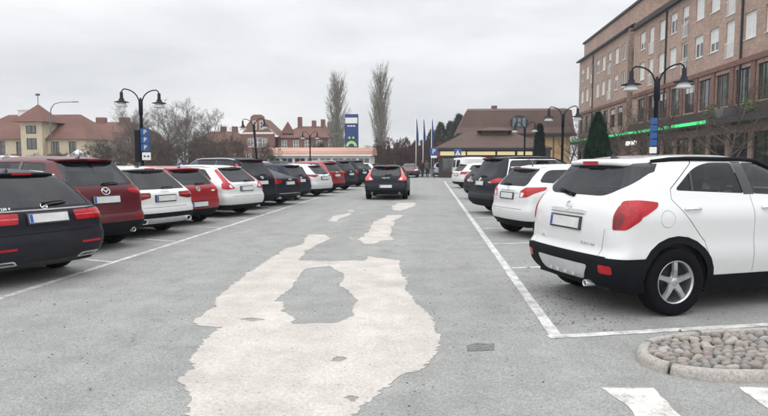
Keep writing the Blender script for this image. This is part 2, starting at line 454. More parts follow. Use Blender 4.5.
WHEELS = {}
def wheel_meshes(r, rim_r, wd, style):
    key = (r, rim_r, wd, style)
    if key in WHEELS: return WHEELS[key]
    b = bmesh.new()
    h = wd / 2
    lathe(b, [(rim_r * .97, -h * .80), (rim_r + .012, -h * .92), (r - .035, -h), (r - .012, -h * .90), (r, -h * .68), (r, h * .68), (r - .012, h * .90), (r - .035, h), (rim_r + .012, h * .92), (rim_r * .97, h * .80)], 40, 'x')
    for k in range(40):          # tread blocks
        a = 2 * math.pi * k / 40
    ty = bpy.data.meshes.new('tyre'); b.to_mesh(ty); b.free(); ty.materials.append(M['rubber'])
    b = bmesh.new()
    # outer lip, barrel, hub, spokes (outer face towards +x)
    lathe(b, [(rim_r * .985, h * .80), (rim_r, h * .86), (rim_r * .955, h * .86), (rim_r * .92, h * .62), (rim_r * .90, -h * .7)], 40, 'x')
    lathe(b, [(.001, h * .72), (rim_r * .17, h * .72), (rim_r * .24, h * .60), (rim_r * .24, h * .2)], 20, 'x')
    n = {'five': 5, 'ten': 10, 'twin': 5, 'multi': 9}[style]
    for k in range(n):
        for d in ((-.16, .16) if style == 'twin' else (0,)):
            a = 2 * math.pi * k / n + d * .7 + math.pi / 2
            ca, sa = math.cos(a), math.sin(a)
            w0, w1 = {'five': (.135, .105), 'ten': (.05, .055), 'twin': (.06, .05), 'multi': (.06, .06)}[style]
            if style == 'five': w0, w1 = .135, .10
            P = []
            for rr, ww, xx in ((.16, w0, .68), (.55, (w0 + w1) / 2 * .82, .78), (.93, w1, .74)):
                for sg, dx in ((-1, -.22), (-1, 0), (1, 0), (1, -.22)):
                    y0 = rr * rim_r; z0 = sg * ww * rim_r * (1.0 if dx == 0 else 1.35)
                    P.append(b.verts.new(((xx + dx) * h, y0 * ca - z0 * sa, y0 * sa + z0 * ca)))
            for i in range(2):
                for j in range(3): b.faces.new((P[i*4+j], P[i*4+j+1], P[i*4+4+j+1], P[i*4+4+j]))
    bmesh.ops.recalc_face_normals(b, faces=b.faces[:])
    ri = bpy.data.meshes.new('rim'); b.to_mesh(ri); b.free()
    b = bmesh.new()
    lathe(b, [(.001, h * .05), (rim_r * .62, h * .05), (rim_r * .62, h * -.1)], 28, 'x'); lathe(b, [(rim_r * .89, -h * .5), (.001, -h * .5)], 28, 'x')
    bd = bpy.data.meshes.new('brake_disc'); b.to_mesh(bd); b.free(); bd.materials.append(M['alloy_dark'])
    WHEELS[key] = (ty, ri, bd)
    return WHEELS[key]
def seat_mesh():
    b = bmesh.new()
    def pad(x, y, z, sx, sy, sz, tilt):
        v = box(b, -sx, sx, -sy, sy, -sz, sz)
        mt = Matrix.Translation((x, y, z)) @ Matrix.Rotation(tilt, 4, 'X')
        for q in v: q.co = mt @ q.co
    return b, pad
SEATS = None
def seats(sp, root):
    b, pad = seat_mesh(); H, W = sp['H'], sp['W']
    fy = sp['ro'] + sp['wb'] * .56; ry = sp['ro'] + sp['wb'] * .20; sh = H - .62
    def done(nm):
        nonlocal b, pad
        bmesh.ops.bevel(b, geom=list(b.edges), offset=.03, segments=2, affect='EDGES')
        ob(nm, b, root, 'seat_cloth', True); b, pad = seat_mesh()
    for x in (-W * .2, W * .2):
        pad(x, fy + .25, sh - .45, .24, .26, .07, .1); pad(x, fy, sh - .12, .23, .06, .32, -.2); pad(x, fy - .09, sh + .25, .12, .045, .12, -.1); done('seat')
    pad(0, ry + .28, sh - .42, W * .36, .27, .08, .1); pad(0, ry, sh - .10, W * .37, .06, .30, -.25)
    for x in (-W * .22, 0, W * .22): pad(x, ry - .09, sh + .22, .11, .04, .10, -.1)
    done('rear_seat'); b.free(); b = bmesh.new()
    # dashboard, wheel, lining
    cy = sp['ro'] + sp['wb'] * .86
    box(b, -W * .40, W * .40, cy - .12, cy + .35, sp['belt'] - .35, sp['belt'] - .02)
    bmesh.ops.bevel(b, geom=list(b.edges), offset=.06, segments=2, affect='EDGES')
    pts = [(-W * .2 + .18 * math.cos(a), cy - .22 - .07 * math.sin(a), sp['belt'] - .02 + .17 * math.sin(a)) for a in [k * math.pi / 10 for k in range(21)]]
    tube(b, pts, .016, 6, False)
    ob('dashboard', b, root, 'interior', True)
def car(sp, loc, head, label, group=None, cat='car', name='parked_car'):
    """sp: measures and cut lines.  loc: ground point below the middle of the rear axle.  head: heading, degrees left of +Y"""
    root = empty(name, (loc[0] + math.sin(R(head)) * sp['ro'], loc[1] - math.cos(R(head)) * sp['ro'], 0), R(head))
    tag(root, label, cat, group)
    L, W, H, ro, wb, wr = sp['L'], sp['W'], sp['H'], sp['ro'], sp['wb'], sp['wr']
    B = Body(sp); pm = sp['paint']; ax = (ro, ro + wb); ar = sp.get('ar', wr + .055)
    # --- wheel arches
    def circ(cy, r, n=20): return [(cy + r * math.cos(2 * math.pi * k / n), wr + .01 + r * math.sin(2 * math.pi * k / n)) for k in range(n)]
    if sp.get('clad'):
        for cy in ax: B.side(circ(cy, ar + .075, 24), 'cladding', thr=.3)
        B.box(-2, 2, ax[0], ax[1], 0, sp['clad'], 'cladding')
    for f in sp['cuts']: f(B)
    for cy in ax: B.side(circ(cy, ar), 'hole', thr=.02, over=tuple(B.tags))
    # --- shell
    parts = {}
    o = ob('body', B.mesh('body', 0, .014, True)[0], root, pm); parts['body'] = o
    look = dict(cladding=('cladding', 'plastic', 0.004), gap=('panel_gap', 'gap', -.008))
    look.update(sp['look'])
    for t in B.tags:
        if t in ('body', 'hole'): continue
        nm, mm, off = look.get(t) or look.get(t[:-2])
        mes = B.mesh(t, off, .012 if off > -.005 else .004, t == 'gap')
        if mes is None: continue
        par = root
        if nm == 'panel_gap': par = parts['body']
        if nm in ('lens', 'reversing_lens', 'window_frame'): par = parts.get(sp.get('lens_of', 'tail_light') + t[-2:], root)
        for me in mes:
            p = ob(nm, me, par, mm); parts[t] = p
            if t == 'gap': p['kind'] = 'stuff'
        if nm == 'tail_light': parts['tail_light' + t[-2:]] = p
    # --- underside, arch liners
    b = bmesh.new()
    box(b, -W * .40, W * .40, ro - .30, ro + wb + .3, .22, .34)
    box(b, -W * .42, W * .42, ro + wr + .12, ro + wb - wr - .12, .2, .42)
    box(b, -W * .36, W * .36, .16, ro - .2, sp['rear'][0][0] + .02, .42)
    box(b, -W * .36, W * .36, ro + wb + .3, L - .3, sp['rear'][0][0] + .02, .42)
    for cy in ax:
        for sg in (1, -1):
            x0, x1 = sg * (W / 2 - .045), sg * (W / 2 - .33)
            prev = None
            for k in range(13):
                a = R(-15) + R(210) * k / 12; y, z = cy + ar * math.cos(a), max(wr + .01 + ar * math.sin(a), .2)
                cur = (b.verts.new((x0, y, z)), b.verts.new((x1, y, z)))
                if prev: b.faces.new((prev[0], prev[1], cur[1], cur[0]))
                prev = cur
    ob('underbody', b, root, 'gap')
    b = bmesh.new(); box(b, -W * .44, W * .44, .35, ro + wb + .1, .40, sp['belt'] - .28)
    ob('cabin_floor', b, root, 'interior')
    seats(sp, root)
    # --- wheels
    ty, ri, bd = wheel_meshes(wr, sp.get('rr', wr * .66), sp.get('ww', .215), sp.get('ws', 'five'))
    rt = sp.get('rimmat', 'alloy')
    for cy, steer in ((ax[0], 0), (ax[1], sp.get('steer', 0))):
        for sg in (1, -1):
            wo = empty('wheel', (sg * (W / 2 - sp.get('wi', .135)), cy, wr), (0 if sg > 0 else math.pi) + steer); wo.parent = root
            ob('tyre', ty, wo)
            k = 'rim_' + rt
            r2 = bpy.data.meshes.get(ri.name + k)
            if r2 is None: r2 = ri.copy(); r2.name = ri.name + k; r2.materials.append(M[rt])
            ob('rim', r2, wo); ob('brake_disc', bd, wo)
    # --- mirrors
    for sg in (1, -1):
        b = bmesh.new(); my = ro + wb * .80
        v = box(b, -.10, .10, -.055, .055, -.065, .065); bmesh.ops.bevel(b, geom=list(b.edges), offset=.035, segments=2, affect='EDGES')
        xm = abs(surf_side(B, my, sp['belt'] - .02, sg).x)
        bmesh.ops.translate(b, verts=b.verts[:], vec=(sg * (xm + .12), my, sp['belt'] + .06))
        tube(b, [(sg * (xm + .06), my + .01, sp['belt'] + .04), (sg * (xm - .04), my + .03, sp['belt'] - .02)], .026, 6)
        ob('door_mirror', b, root, pm, True)
    for f in sp['extra']: f(root, sp, B, parts)
    return root

# --- small fittings shared by the cars
def surf_rear(B, x, z):
    """point of the tail at (x, z) and its outward normal"""
    h = B.bvh.ray_cast(Vector((x, -2, z)), Vector((0, 1, 0)))
    return (h[0], B.nrm(h[0])) if h[0] else (Vector((x, 0, z)), Vector((0, -1, 0)))
def surf_side(B, y, z, s=1):
    h = B.bvh.ray_cast(Vector((s * 3, y, z)), Vector((-s, 0, 0)))
    return h[0] if h[0] else Vector((s * .8, y, z))
def surf_top(B, x, y):
    h = B.bvh.ray_cast(Vector((x, y, 4)), Vector((0, 0, -1)))
    return h[0] if h[0] else Vector((x, y, 1.4))
def on_rear(o, B, x, z, out=.004):
    p, n = surf_rear(B, x, z)
    o.location = p + n * out
    u = Vector((1, 0, 0)); u = (u - n * u.dot(n)).normalized(); v = -n.cross(u)
    m = Matrix((u, -n, v)).transposed()      # local -y looks outwards
    if v.z < 0: m = Matrix((u, -n, -v)).transposed()
    o.rotation_euler = m.to_euler()
def plate(z, x=0, wd=.52, ht=.11, holder=True, dark=False):
    def f(root, sp, B, parts):
        if holder:
            b = bmesh.new(); box(b, -wd / 2 - .022, wd / 2 + .022, -.010, .03, -ht / 2 - .02, ht / 2 + .02); bevelled(b, .008, 2)
            h = ob('plate_holder', b, root, 'gloss_black'); on_rear(h, B, x, z, .004)
        b = bmesh.new(); box(b, -wd / 2, wd / 2, -.006, .006, -ht / 2, ht / 2)
        o = ob('number_plate', b, root, 'plate'); on_rear(o, B, x, z, .018)
        b = bmesh.new(); box(b, -wd / 2 + .004, -wd / 2 + .044, -.0085, .0, -ht / 2 + .004, ht / 2 - .004)
        e = ob('country_strip', b, o, 'plate_blue')
    return f
def bar(z, w_, h_, m='chrome', x=0, name='trim_strip', out=.006, d=.02, bow=None):
    """strip across the tail that follows its curve"""
    def f(root, sp, B, parts):
        b = bmesh.new(); prev = None; n = 10
        for k in range(n + 1):
            xx = x - w_ / 2 + w_ * k / n; p, nn = surf_rear(B, xx, z)
            p = p + nn * out; e = 0.35 if k in (0, n) else 1
            q = [b.verts.new(p + Vector((0, 0, h_ / 2 * e)) ), b.verts.new(p + Vector((0, 0, h_ / 2 * e)) - nn * d), b.verts.new(p - Vector((0, 0, h_ / 2 * e)) - nn * d), b.verts.new(p - Vector((0, 0, h_ / 2 * e)))]
            if prev:
                for i in range(4): b.faces.new((prev[i], prev[(i + 1) % 4], q[(i + 1) % 4], q[i]))
            else: b.faces.new(q)
            prev = q
        b.faces.new(list(reversed(prev))); bmesh.ops.recalc_face_normals(b, faces=b.faces[:])
        ob(name, b, root, m)
    return f
def spoiler(z0, z1, wd, back, y0=None, m=None, brake=True, thick=.035):
    """roof spoiler: from the roof skin at height z1 back and down to z0"""
    def f(root, sp, B, parts):
        b = bmesh.new(); n = 14; rows = []
        for k in range(n + 1):
            u = -1 + 2 * k / n; x = u * wd / 2
            p, nn = surf_rear(B, x, z1)
            yb = p.y - back * (1 - .35 * u ** 4)
            zz = z0 - .02 * abs(u) ** 3
            rows.append([b.verts.new(q) for q in ((x, p.y + .10, z1 + .028), (x, p.y, z1 + .024), (x, yb, zz + thick), (x, yb - .004, zz + thick * .35), (x, yb + .015, zz), (x, p.y + .03, z1 - .05))])
        for a, c in zip(rows, rows[1:]):
            for i in range(5): b.faces.new((a[i], c[i], c[i + 1], a[i + 1])).smooth = True
        b.faces.new(rows[0]); b.faces.new(list(reversed(rows[-1])))
        bmesh.ops.recalc_face_normals(b, faces=b.faces[:])
        o = ob('roof_spoiler', b, root, m or sp['paint'])
        if brake:
            p, nn = surf_rear(B, 0, z1)
            b = bmesh.new(); box(b, -.13, .13, p.y - back - .008, p.y - back + .03, z0 + .006, z0 + thick - .006)
            ob('brake_light', b, o, 'lamp_red')
    return f
def wiper(x0, z0, x1, z1):
    def f(root, sp, B, parts):
        b = bmesh.new(); p0, n0 = surf_rear(B, x0, z0); p1, n1 = surf_rear(B, x1, z1)
        lathe(b, [(.001, .028), (.022, .028), (.026, .0)], 10, 'z'); mt = n0.to_track_quat('Z', 'Y').to_matrix().to_4x4(); mt.translation = p0
        bmesh.ops.transform(b, verts=b.verts[:], matrix=mt)
        tube(b, [p0 + n0 * .024, p0.lerp(p1, .5) + n1 * .032, p1 + n1 * .016], [.013, .010, .007], 6)
        q0 = p0.lerp(p1, .25)
        pts = [surf_rear(B, x0 + (x1 - x0) * t, z0 + (z1 - z0) * t - .018) for t in (.15, .4, .65, .9, 1.1)]
        tube(b, [p + n * .010 for p, n in pts], .009, 5)
        ob('rear_wiper', b, root, 'plastic')
    return f
def rails(y0, y1, x, m='plastic', ht=.045, r=.018):
    def f(root, sp, B, parts):
        for sg in (1, -1):
            b = bmesh.new(); pts = []
            for k in range(9):
                t = k / 8; p = surf_top(B, sg * (x - .02 * abs(2 * t - 1)), y0 + (y1 - y0) * t)
                pts.append(p + Vector((0, 0, ht * min(1, min(t, 1 - t) * 6) - .004)))
            rg = tube(b, pts, [r * 1.2] + [r] * 7 + [r * 1.2], 8)
            ob('roof_rail', b, root, m, True)
    return f
def exhaust(xs, z, r=.035, y=.06, m='chrome', wide=1.0):
    def f(root, sp, B, parts):
        for x in xs:
            b = bmesh.new()
            rg = lathe(b, [(r * .82, .16), (r * .82, .012), (r * .9, 0), (r, .006), (r, .16)], 18, 'z')
            for v in b.verts: v.co = Vector((v.co.x * wide + x, v.co.z + y, v.co.y + z))
            ob('exhaust_pipe', b, root, m, True)
            b = bmesh.new(); lathe(b, [(.0005, .05), (r * .83, .05)], 14, 'z')
            for v in b.verts: v.co = Vector((v.co.x * wide + x, v.co.z + y, v.co.y + z))
            ob('exhaust_bore', b, root, 'gap')
    return f
def handles(ys, z, m=None):
    def f(root, sp, B, parts):
        for y in ys:
            for sg in (1, -1):
                p = surf_side(B, y, z, sg); b = bmesh.new()
                tube(b, [p + Vector((sg * .0, -.10, 0)), p + Vector((sg * .034, -.075, .004)), p + Vector((sg * .036, .06, .004)), p + Vector((sg * .0, .09, 0))], [.013, .015, .015, .013], 8)
                ob('door_handle', b, root, m or sp['paint'], True)
    return f
def antenna(y, ln=.0):
    def f(root, sp, B, parts):
        p = surf_top(B, 0, y); b = bmesh.new()
        if ln: tube(b, [p, p + Vector((0, -.02, .03)), p + Vector((0, -.02 - ln * .6, .03 + ln * .8))], [.016, .010, .004], 6)
        else:
            v = [b.verts.new(p + Vector(q)) for q in ((-.022, -.06, -.003), (.022, -.06, -.003), (.006, .09, -.003), (-.006, .09, -.003), (-.005, -.055, .036), (.005, -.055, .036))]
            for q in ((0, 1, 5, 4), (1, 2, 5), (2, 3, 4, 5), (3, 0, 4)): b.faces.new([v[i] for i in q])
            bmesh.ops.recalc_face_normals(b, faces=b.faces[:])
        ob('antenna', b, root, 'gloss_black')
    return f
def ring_badge(z, r, kind, x=0):
    """chrome emblem on the tailgate"""
    def f(root, sp, B, parts):
        b = bmesh.new()
        def seg(p, q, w0, w1=None, d=.008):
            p = Vector(p); q = Vector(q); w1 = w0 if w1 is None else w1
            n = Vector((p.y - q.y, q.x - p.x)).normalized()
            pts = [p + n * w0, p - n * w0, q - n * w1, q + n * w1]
            lo = [b.verts.new((u.x, 0, u.y)) for u in pts]; hi = [b.verts.new((u.x, -d, u.y)) for u in pts]
            b.faces.new(hi); [b.faces.new((lo[i], lo[(i + 1) % 4], hi[(i + 1) % 4], hi[i])) for i in range(4)]
        if kind != 'bars':
            k = 1.3 if kind in ('wing', 'oval') else 1.0
            pts = [(r * k * math.cos(a), -.004, r * math.sin(a)) for a in [2 * math.pi * i / 24 for i in range(25)]]
            tube(b, pts, r * .13, 5, False)
        if kind == 'star':
            for a in (90, 210, 330): seg((0, 0), (r * .92 * math.cos(R(a)), r * .92 * math.sin(R(a))), r * .17, r * .03)
        if kind == 'bolt':
            seg((-r * 1.25, r * .10), (r * .25, r * .10), r * .10); seg((r * .25, r * .14), (-r * .25, -r * .14), r * .10); seg((-r * .25, -r * .10), (r * 1.25, -r * .10), r * .10)
        if kind == 'wing':
            pr = [(-1.05, .35), (-.5, .30), (0, -.35), (.5, .30), (1.05, .35)]
            for p, q in zip(pr, pr[1:]): seg((p[0] * r, p[1] * r), (q[0] * r, q[1] * r), r * .15)
        if kind == 'vee':
            seg((-r * .5, r * .75), (-r * .05, -r * .8), r * .12); seg((r * .5, r * .75), (r * .05, -r * .8), r * .12); seg((-r * .30, -r * .05), (r * .3, -r * .05), r * .08)
        if kind == 'oval':
            pts = [(r * .5 * math.cos(a), -.004, r * .9 * math.sin(a)) for a in [2 * math.pi * i / 16 for i in range(17)]]; tube(b, pts, r * .1, 5, False)
            seg((-r, r * .45), (r, r * .45), r * .08)
        if kind == 'bars':
            for i in range(4):
                pts = [((i - 1.5) * r * 1.45 + r * math.cos(a), -.004, r * math.sin(a)) for a in [2 * math.pi * j / 16 for j in range(17)]]; tube(b, pts, r * .13, 5, False)
        bmesh.ops.recalc_face_normals(b, faces=b.faces[:])
        o = ob('badge', b, root, 'chrome'); on_rear(o, B, x, z, .004)
    return f
def lettering(txt, x, z, size, m='chrome'):
    def f(root, sp, B, parts):
        cu = bpy.data.curves.new('lettering', 'FONT'); cu.body = txt; cu.size = size; cu.extrude = .003; cu.align_x = 'CENTER'; cu.align_y = 'CENTER'; cu.resolution_u = 2
        t = bpy.data.objects.new('t', cu); C.objects.link(t)
        dg = bpy.context.evaluated_depsgraph_get(); me = bpy.data.meshes.new_from_object(t.evaluated_get(dg))
        bpy.data.objects.remove(t)
        for v in me.vertices: v.co = Vector((v.co.x, -v.co.z, v.co.y))
        me.materials.clear(); me.materials.append(M[m])
        o = ob('model_lettering', me, root); on_rear(o, B, x, z, .003)
    return f
# ---------------------------------------------------------------- ground, paint and patches
def asphalt_mat(name, dark, light, grain=(.6, 1.5), gs=85., crack=True, thru=None):
    m, b = newmat(name); v = b.coord()
    big = b.noise(v, .33, 5, .6); mid = b.noise(v, 2.3, 7, .65); fine = b.noise(v, 38, 4, .7)
    base_ = b.mix(big, dark, light)
    mm = b.n('ShaderNodeMapRange', {'From Min': .3, 'From Max': .7, 'To Min': .84, 'To Max': 1.13}); b.l(mid, mm.inputs[0])
    c1 = b.mix(1.0, base_, mm.outputs[0], 'MULTIPLY')
    vo = b.n('ShaderNodeTexVoronoi', {'Scale': gs}); b.l(v, vo.inputs['Vector'])
    sp = b.n('ShaderNodeSeparateColor'); b.l(vo.outputs['Color'], sp.inputs[0])
    g = b.n('ShaderNodeMapRange', {'To Min': grain[0], 'To Max': grain[1]}); b.l(sp.outputs[0], g.inputs[0])
    c2 = b.mix(1.0, c1, g.outputs[0], 'MULTIPLY')
    g2 = b.n('ShaderNodeMapRange', {'From Min': .3, 'From Max': .7, 'To Min': .82, 'To Max': 1.16}); b.l(fine, g2.inputs[0])
    c3 = b.mix(1.0, c2, g2.outputs[0], 'MULTIPLY')
    # dark pits
    vp = b.n('ShaderNodeTexVoronoi', {'Scale': 9.0, 'Randomness': 1.0}); b.l(v, vp.inputs['Vector'])
    pit = b.n('ShaderNodeMapRange', {'From Min': .05, 'From Max': .09, 'To Min': .55, 'To Max': 0.}); b.l(vp.outputs['Distance'], pit.inputs[0])
    c4 = b.mix(pit.outputs[0], c3, (.06, .06, .058))
    st = b.n('ShaderNodeMapRange', {'From Min': .60, 'From Max': .72, 'To Min': 0., 'To Max': .30}); b.l(b.noise(v, .9, 3, .5), st.inputs[0])
    c4 = b.mix(st.outputs[0], c4, (.11, .112, .108))
    if crack:
        ds = b.n('ShaderNodeVectorMath', operation='SCALE'); nn = b.n('ShaderNodeTexNoise', {'Scale': 1.4, 'Detail': 5}); b.l(v, nn.inputs['Vector']); b.l(nn.outputs['Color'], ds.inputs[0]); ds.inputs['Scale'].default_value = .9
        av = b.n('ShaderNodeVectorMath', operation='ADD'); b.l(v, av.inputs[0]); b.l(ds.outputs[0], av.inputs[1])
        ve = b.n('ShaderNodeTexVoronoi', {'Scale': .32}, feature='DISTANCE_TO_EDGE'); b.l(av.outputs[0], ve.inputs['Vector'])
        ck = b.n('ShaderNodeMapRange', {'From Min': .0, 'From Max': .006, 'To Min': .28, 'To Max': 0.}); b.l(ve.outputs['Distance'], ck.inputs[0])
        msk = b.n('ShaderNodeMath', operation='MULTIPLY'); b.l(ck.outputs[0], msk.inputs[0])
        ms2 = b.n('ShaderNodeMapRange', {'From Min': .5, 'From Max': .62}); b.l(b.noise(v, .5, 2), ms2.inputs[0]); b.l(ms2.outputs[0], msk.inputs[1])
        c4 = b.mix(msk.outputs[0], c4, (.07, .07, .07))
    if thru:      # worn through to the older surface in spots
        wt = b.n('ShaderNodeMapRange', {'From Min': .655, 'From Max': .675, 'To Min': 0., 'To Max': .85}); b.l(b.noise(v, 3.6, 9, .72), wt.inputs[0])
        c4 = b.mix(wt.outputs[0], c4, thru)
    v2 = b.coord('Object', (1.5, .045, 1)); tk = b.n('ShaderNodeMapRange', {'From Min': .3, 'From Max': .7, 'To Min': .90, 'To Max': 1.06}); b.l(b.noise(v2, 1.0, 3), tk.inputs[0])
    c4 = b.mix(1., c4, tk.outputs[0], 'MULTIPLY')
    b.l(c4, b.p.inputs['Base Color']); b.p.inputs['Roughness'].default_value = .88
    b.bump(sp.outputs[1], .35, .004)
    return m
asphalt_mat('asphalt', (.216, .221, .211), (.262, .266, .254), (.74, 1.27), 115.)
asphalt_mat('asphalt_pale', (.415, .388, .356), (.460, .432, .398), (.90, 1.08), 70., False, (.25, .252, .238))
asphalt_mat('asphalt_dark', (.10, .105, .10), (.14, .145, .14), crack=False)
def worn_paint(name, col, lo=.46, hi=.60, under=(.235, .24, .232)):
    m, b = newmat(name); v = b.coord()
    n1 = b.noise(v, 5.0, 8, .75); n2 = b.noise(v, 60, 3)
    ad_ = b.n('ShaderNodeMath', operation='MULTIPLY_ADD'); b.l(n2, ad_.inputs[0]); ad_.inputs[1].default_value = .22; b.l(n1, ad_.inputs[2])
    f = b.n('ShaderNodeMapRange', {'From Min': lo, 'From Max': hi}); b.l(ad_.outputs[0], f.inputs[0])
    b.l(b.mix(f.outputs[0], under, col), b.p.inputs['Base Color']); b.p.inputs['Roughness'].default_value = .7
worn_paint('line_paint', (.58, .58, .56), .46, .70); worn_paint('zebra_paint', (.56, .54, .50), .44, .62)
mat('granite', (.32, .30, .275), .85, var=.34, scale=45, bump=.7, bscale=120); mat('joint', (.030, .027, .022), .95, var=.4, scale=20, bump=.6)
for i, c in enumerate(((.27, .245, .215), (.22, .212, .20), (.30, .272, .235), (.25, .215, .195), (.34, .325, .30))): mat('cobble%d' % i, c, .8, var=.3, scale=24, bump=.5, bscale=110)

me = bpy.data.meshes.new('ground'); me.from_pydata([(-500, -60, 0), (500, -60, 0), (500, 1200, 0), (-500, 1200, 0)], [], [(0, 1, 2, 3)])
tag(ob('ground', me, None, 'asphalt'), kind='structure')

def jag(pts, step=.09, amp=.05, seed=0, ky=1.0):
    """ragged edge: resample an outline and shake it"""
    res = []
    n = len(pts)
    for i in range(n):
        a = Vector((*pts[i], 0)); c = Vector((*pts[(i + 1) % n], 0)); k = max(1, int((c - a).length / step))
        for j in range(k):
            p = a.lerp(c, j / k); q = p * 2.3 + Vector((seed, 0, 0)); q2 = p * 9.0 + Vector((0, seed, 0))
            res.append((p.x + amp * (noise.noise(q) + .7 * noise.noise(q2) + .95 * noise.noise(q2 * 3.1)), p.y + amp * ky * (noise.noise(q + Vector((7, 3, 1))) + .7 * noise.noise(q2 + Vector((5, 5, 5))) + .5 * noise.noise(q2 * 3.1 + Vector((2, 9, 4))))))
    return res
def px(l, x0, y0, s): return [gnd(x0 + u / s, y0 + v / s) for u, v in l]
main = px([(60, 460), (72, 416), (75, 375), (52, 352), (75, 335), (80, 310), (95, 290), (115, 268), (125, 255), (85, 250), (78, 243), (120, 215), (125, 195), (165, 165), (215, 130), (250, 108), (280, 100), (290, 82), (320, 82), (335, 90), (310, 100), (290, 112), (275, 130), (335, 131), (395, 130), (398, 122), (420, 125), (460, 130), (462, 150), (470, 165), (475, 190), (490, 210), (510, 225), (525, 245), (533, 270), (530, 300), (505, 330), (470, 340), (430, 365), (410, 390), (395, 398), (370, 416), (350, 460)], 150, 190, 1.842)
holes = [px(h, 150, 190, 1.842) for h in ([(285, 145), (330, 140), (345, 150), (360, 155), (350, 175), (375, 195), (385, 205), (370, 215), (375, 232), (355, 240), (345, 245), (295, 245), (265, 248), (260, 235), (240, 225), (245, 208), (230, 205), (260, 180), (275, 160)],
         [(330, 316), (345, 308), (362, 310), (350, 317)], [(358, 384), (372, 380), (386, 384), (374, 392)], [(165, 239), (185, 236), (215, 239), (190, 243)])]
tag(ob('road_patch', sheet([jag(main, .025, .05, 1)] + [jag(h, .02, .035 if i == 0 else .02, 5 + i) for i, h in enumerate(holes)], .003), None, 'asphalt_pale'), kind='structure')
for i, l in enumerate(([(440, 80), (470, 62), (555, 62), (550, 78), (520, 88), (480, 100), (445, 97)],
          [(355, 150), (400, 135), (420, 122), (495, 120), (490, 132), (440, 150), (460, 160), (435, 180), (445, 200), (435, 215), (445, 240), (390, 245), (360, 260), (300, 258), (275, 240), (320, 210), (330, 190), (350, 165)],
          [(135, 150), (160, 125), (250, 108), (240, 120), (190, 140), (165, 152)], [(222, 103), (235, 96), (268, 97), (255, 104)], [(225, 232), (240, 228), (255, 232), (240, 238)])):
    tag(ob('road_patch', sheet([jag(px(l, 300, 190, 4.8), .05, .06, 20 + i, 2.0)], .003), None, 'asphalt_pale'), kind='structure')
tag(ob('road_patch', sheet([jag(px([(62, 250), (85, 244), (128, 246), (128, 262), (66, 264)], 440, 240, 2.362), .05, .015, 60)], .003), None, 'asphalt_dark'), kind='structure')

def stripe(name, a, c, wd, z, m='line_paint', seed=0):
    a = Vector((*a, 0)); c = Vector((*c, 0)); d = (c - a).normalized(); n = Vector((-d.y, d.x, 0)) * wd / 2
    k = max(2, int((c - a).length / .25)); L_ = []; R_ = []
    for i in range(k + 1):
        p = a.lerp(c, i / k); L_.append(p + n * (1 + .12 * noise.noise(p * 3 + Vector((seed, 0, 0))))); R_.append(p - n * (1 + .12 * noise.noise(p * 3 + Vector((0, seed, 0)))))
    me = bpy.data.meshes.new(name); me.from_pydata([(p.x, p.y, z) for p in L_ + R_], [], [(k + 1 + i, k + 2 + i, i + 1, i) for i in range(k)])
    return tag(ob(name, me, None, m), kind='structure')
stripe('road_marking', (1.13, 5.33), (1.16, 48), .11, .0025)
stripe('road_marking', (-4.88, 3.2), (-4.85, 60), .10, .0025)
rd = Vector((math.sin(R(75)), math.cos(R(75)))); ld = Vector((-math.sin(R(69)), math.cos(R(69))))
stripe('road_marking', (1.06, 5.31), tuple(Vector((1.06, 5.31)) + rd * 5), .10, .004, seed=3)
y = 8.80
while y < 46:
    stripe('road_marking', (1.20, y), tuple(Vector((1.20, y)) + rd * 4.8), .09, .004, seed=y); y += 2.62
y = 6.45
while y < 58:
    stripe('road_marking', (-4.93, y), tuple(Vector((-4.93, y)) + ld * 4.8), .09, .004, seed=y); y += 2.42

# --- pedestrian crossing stripes, worn
for i, l in enumerate(([(1.18, 4.13), (1.36, 4.14), (1.54, 4.15), (1.53, 3.69), (1.52, 1.4), (1.14, 1.4), (1.20, 3.3), (1.26, 3.66), (1.26, 3.82), (1.22, 3.96)], [(2.13, 4.20), (2.52, 4.22), (2.52, 1.4), (2.12, 1.4)], [(3.1, 4.30), (3.5, 4.33), (3.5, 1.4), (3.1, 1.4)])):
    tag(ob('crossing_stripe', sheet([jag(l, .05, .012, 40 + i)], .003), None, 'zebra_paint'), kind='structure')

# --- cobbled island with granite kerb
isl = empty('traffic_island', (2.3, 4.9, 0)); tag(isl, 'rounded end of a cobbled traffic island with pale granite kerb', 'traffic island')
outer = [(5.2, 6.10), (3.9, 5.78), (3.07, 5.58), (2.6, 5.46), (2.2, 5.34), (1.92, 5.20), (1.74, 5.02), (1.64, 4.80), (1.63, 4.60), (1.72, 4.44), (1.88, 4.34), (2.10, 4.29), (2.40, 4.32), (2.9, 4.40), (3.6, 4.52), (5.2, 4.80)]
def smooth_line(pts, n=6):
    res = []
    for i in range(len(pts) - 1):
        p0 = Vector(pts[max(i - 1, 0)]); p1 = Vector(pts[i]); p2 = Vector(pts[i + 1]); p3 = Vector(pts[min(i + 2, len(pts) - 1)])
        for j in range(n):
            t = j / n; res.append(.5 * (2 * p1 + (p2 - p0) * t + (2 * p0 - 5 * p1 + 4 * p2 - p3) * t * t + (3 * p1 - p0 - 3 * p2 + p3) * t ** 3))
    return res + [Vector(pts[-1])]
ol = smooth_line(outer)
def inset(ol, d):
    r = []
    for i in range(len(ol)):
        t = (ol[min(i + 1, len(ol) - 1)] - ol[max(i - 1, 0)]).normalized(); r.append(ol[i] + Vector((-t.y, t.x)) * d)
    return r
inn = inset(ol, .09)
b = bmesh.new()
prism(b, [(p.x - 2.3, p.y - 4.9) for p in inset(ol, .03)], 0, .036)
ob('bed', b, isl, 'joint')
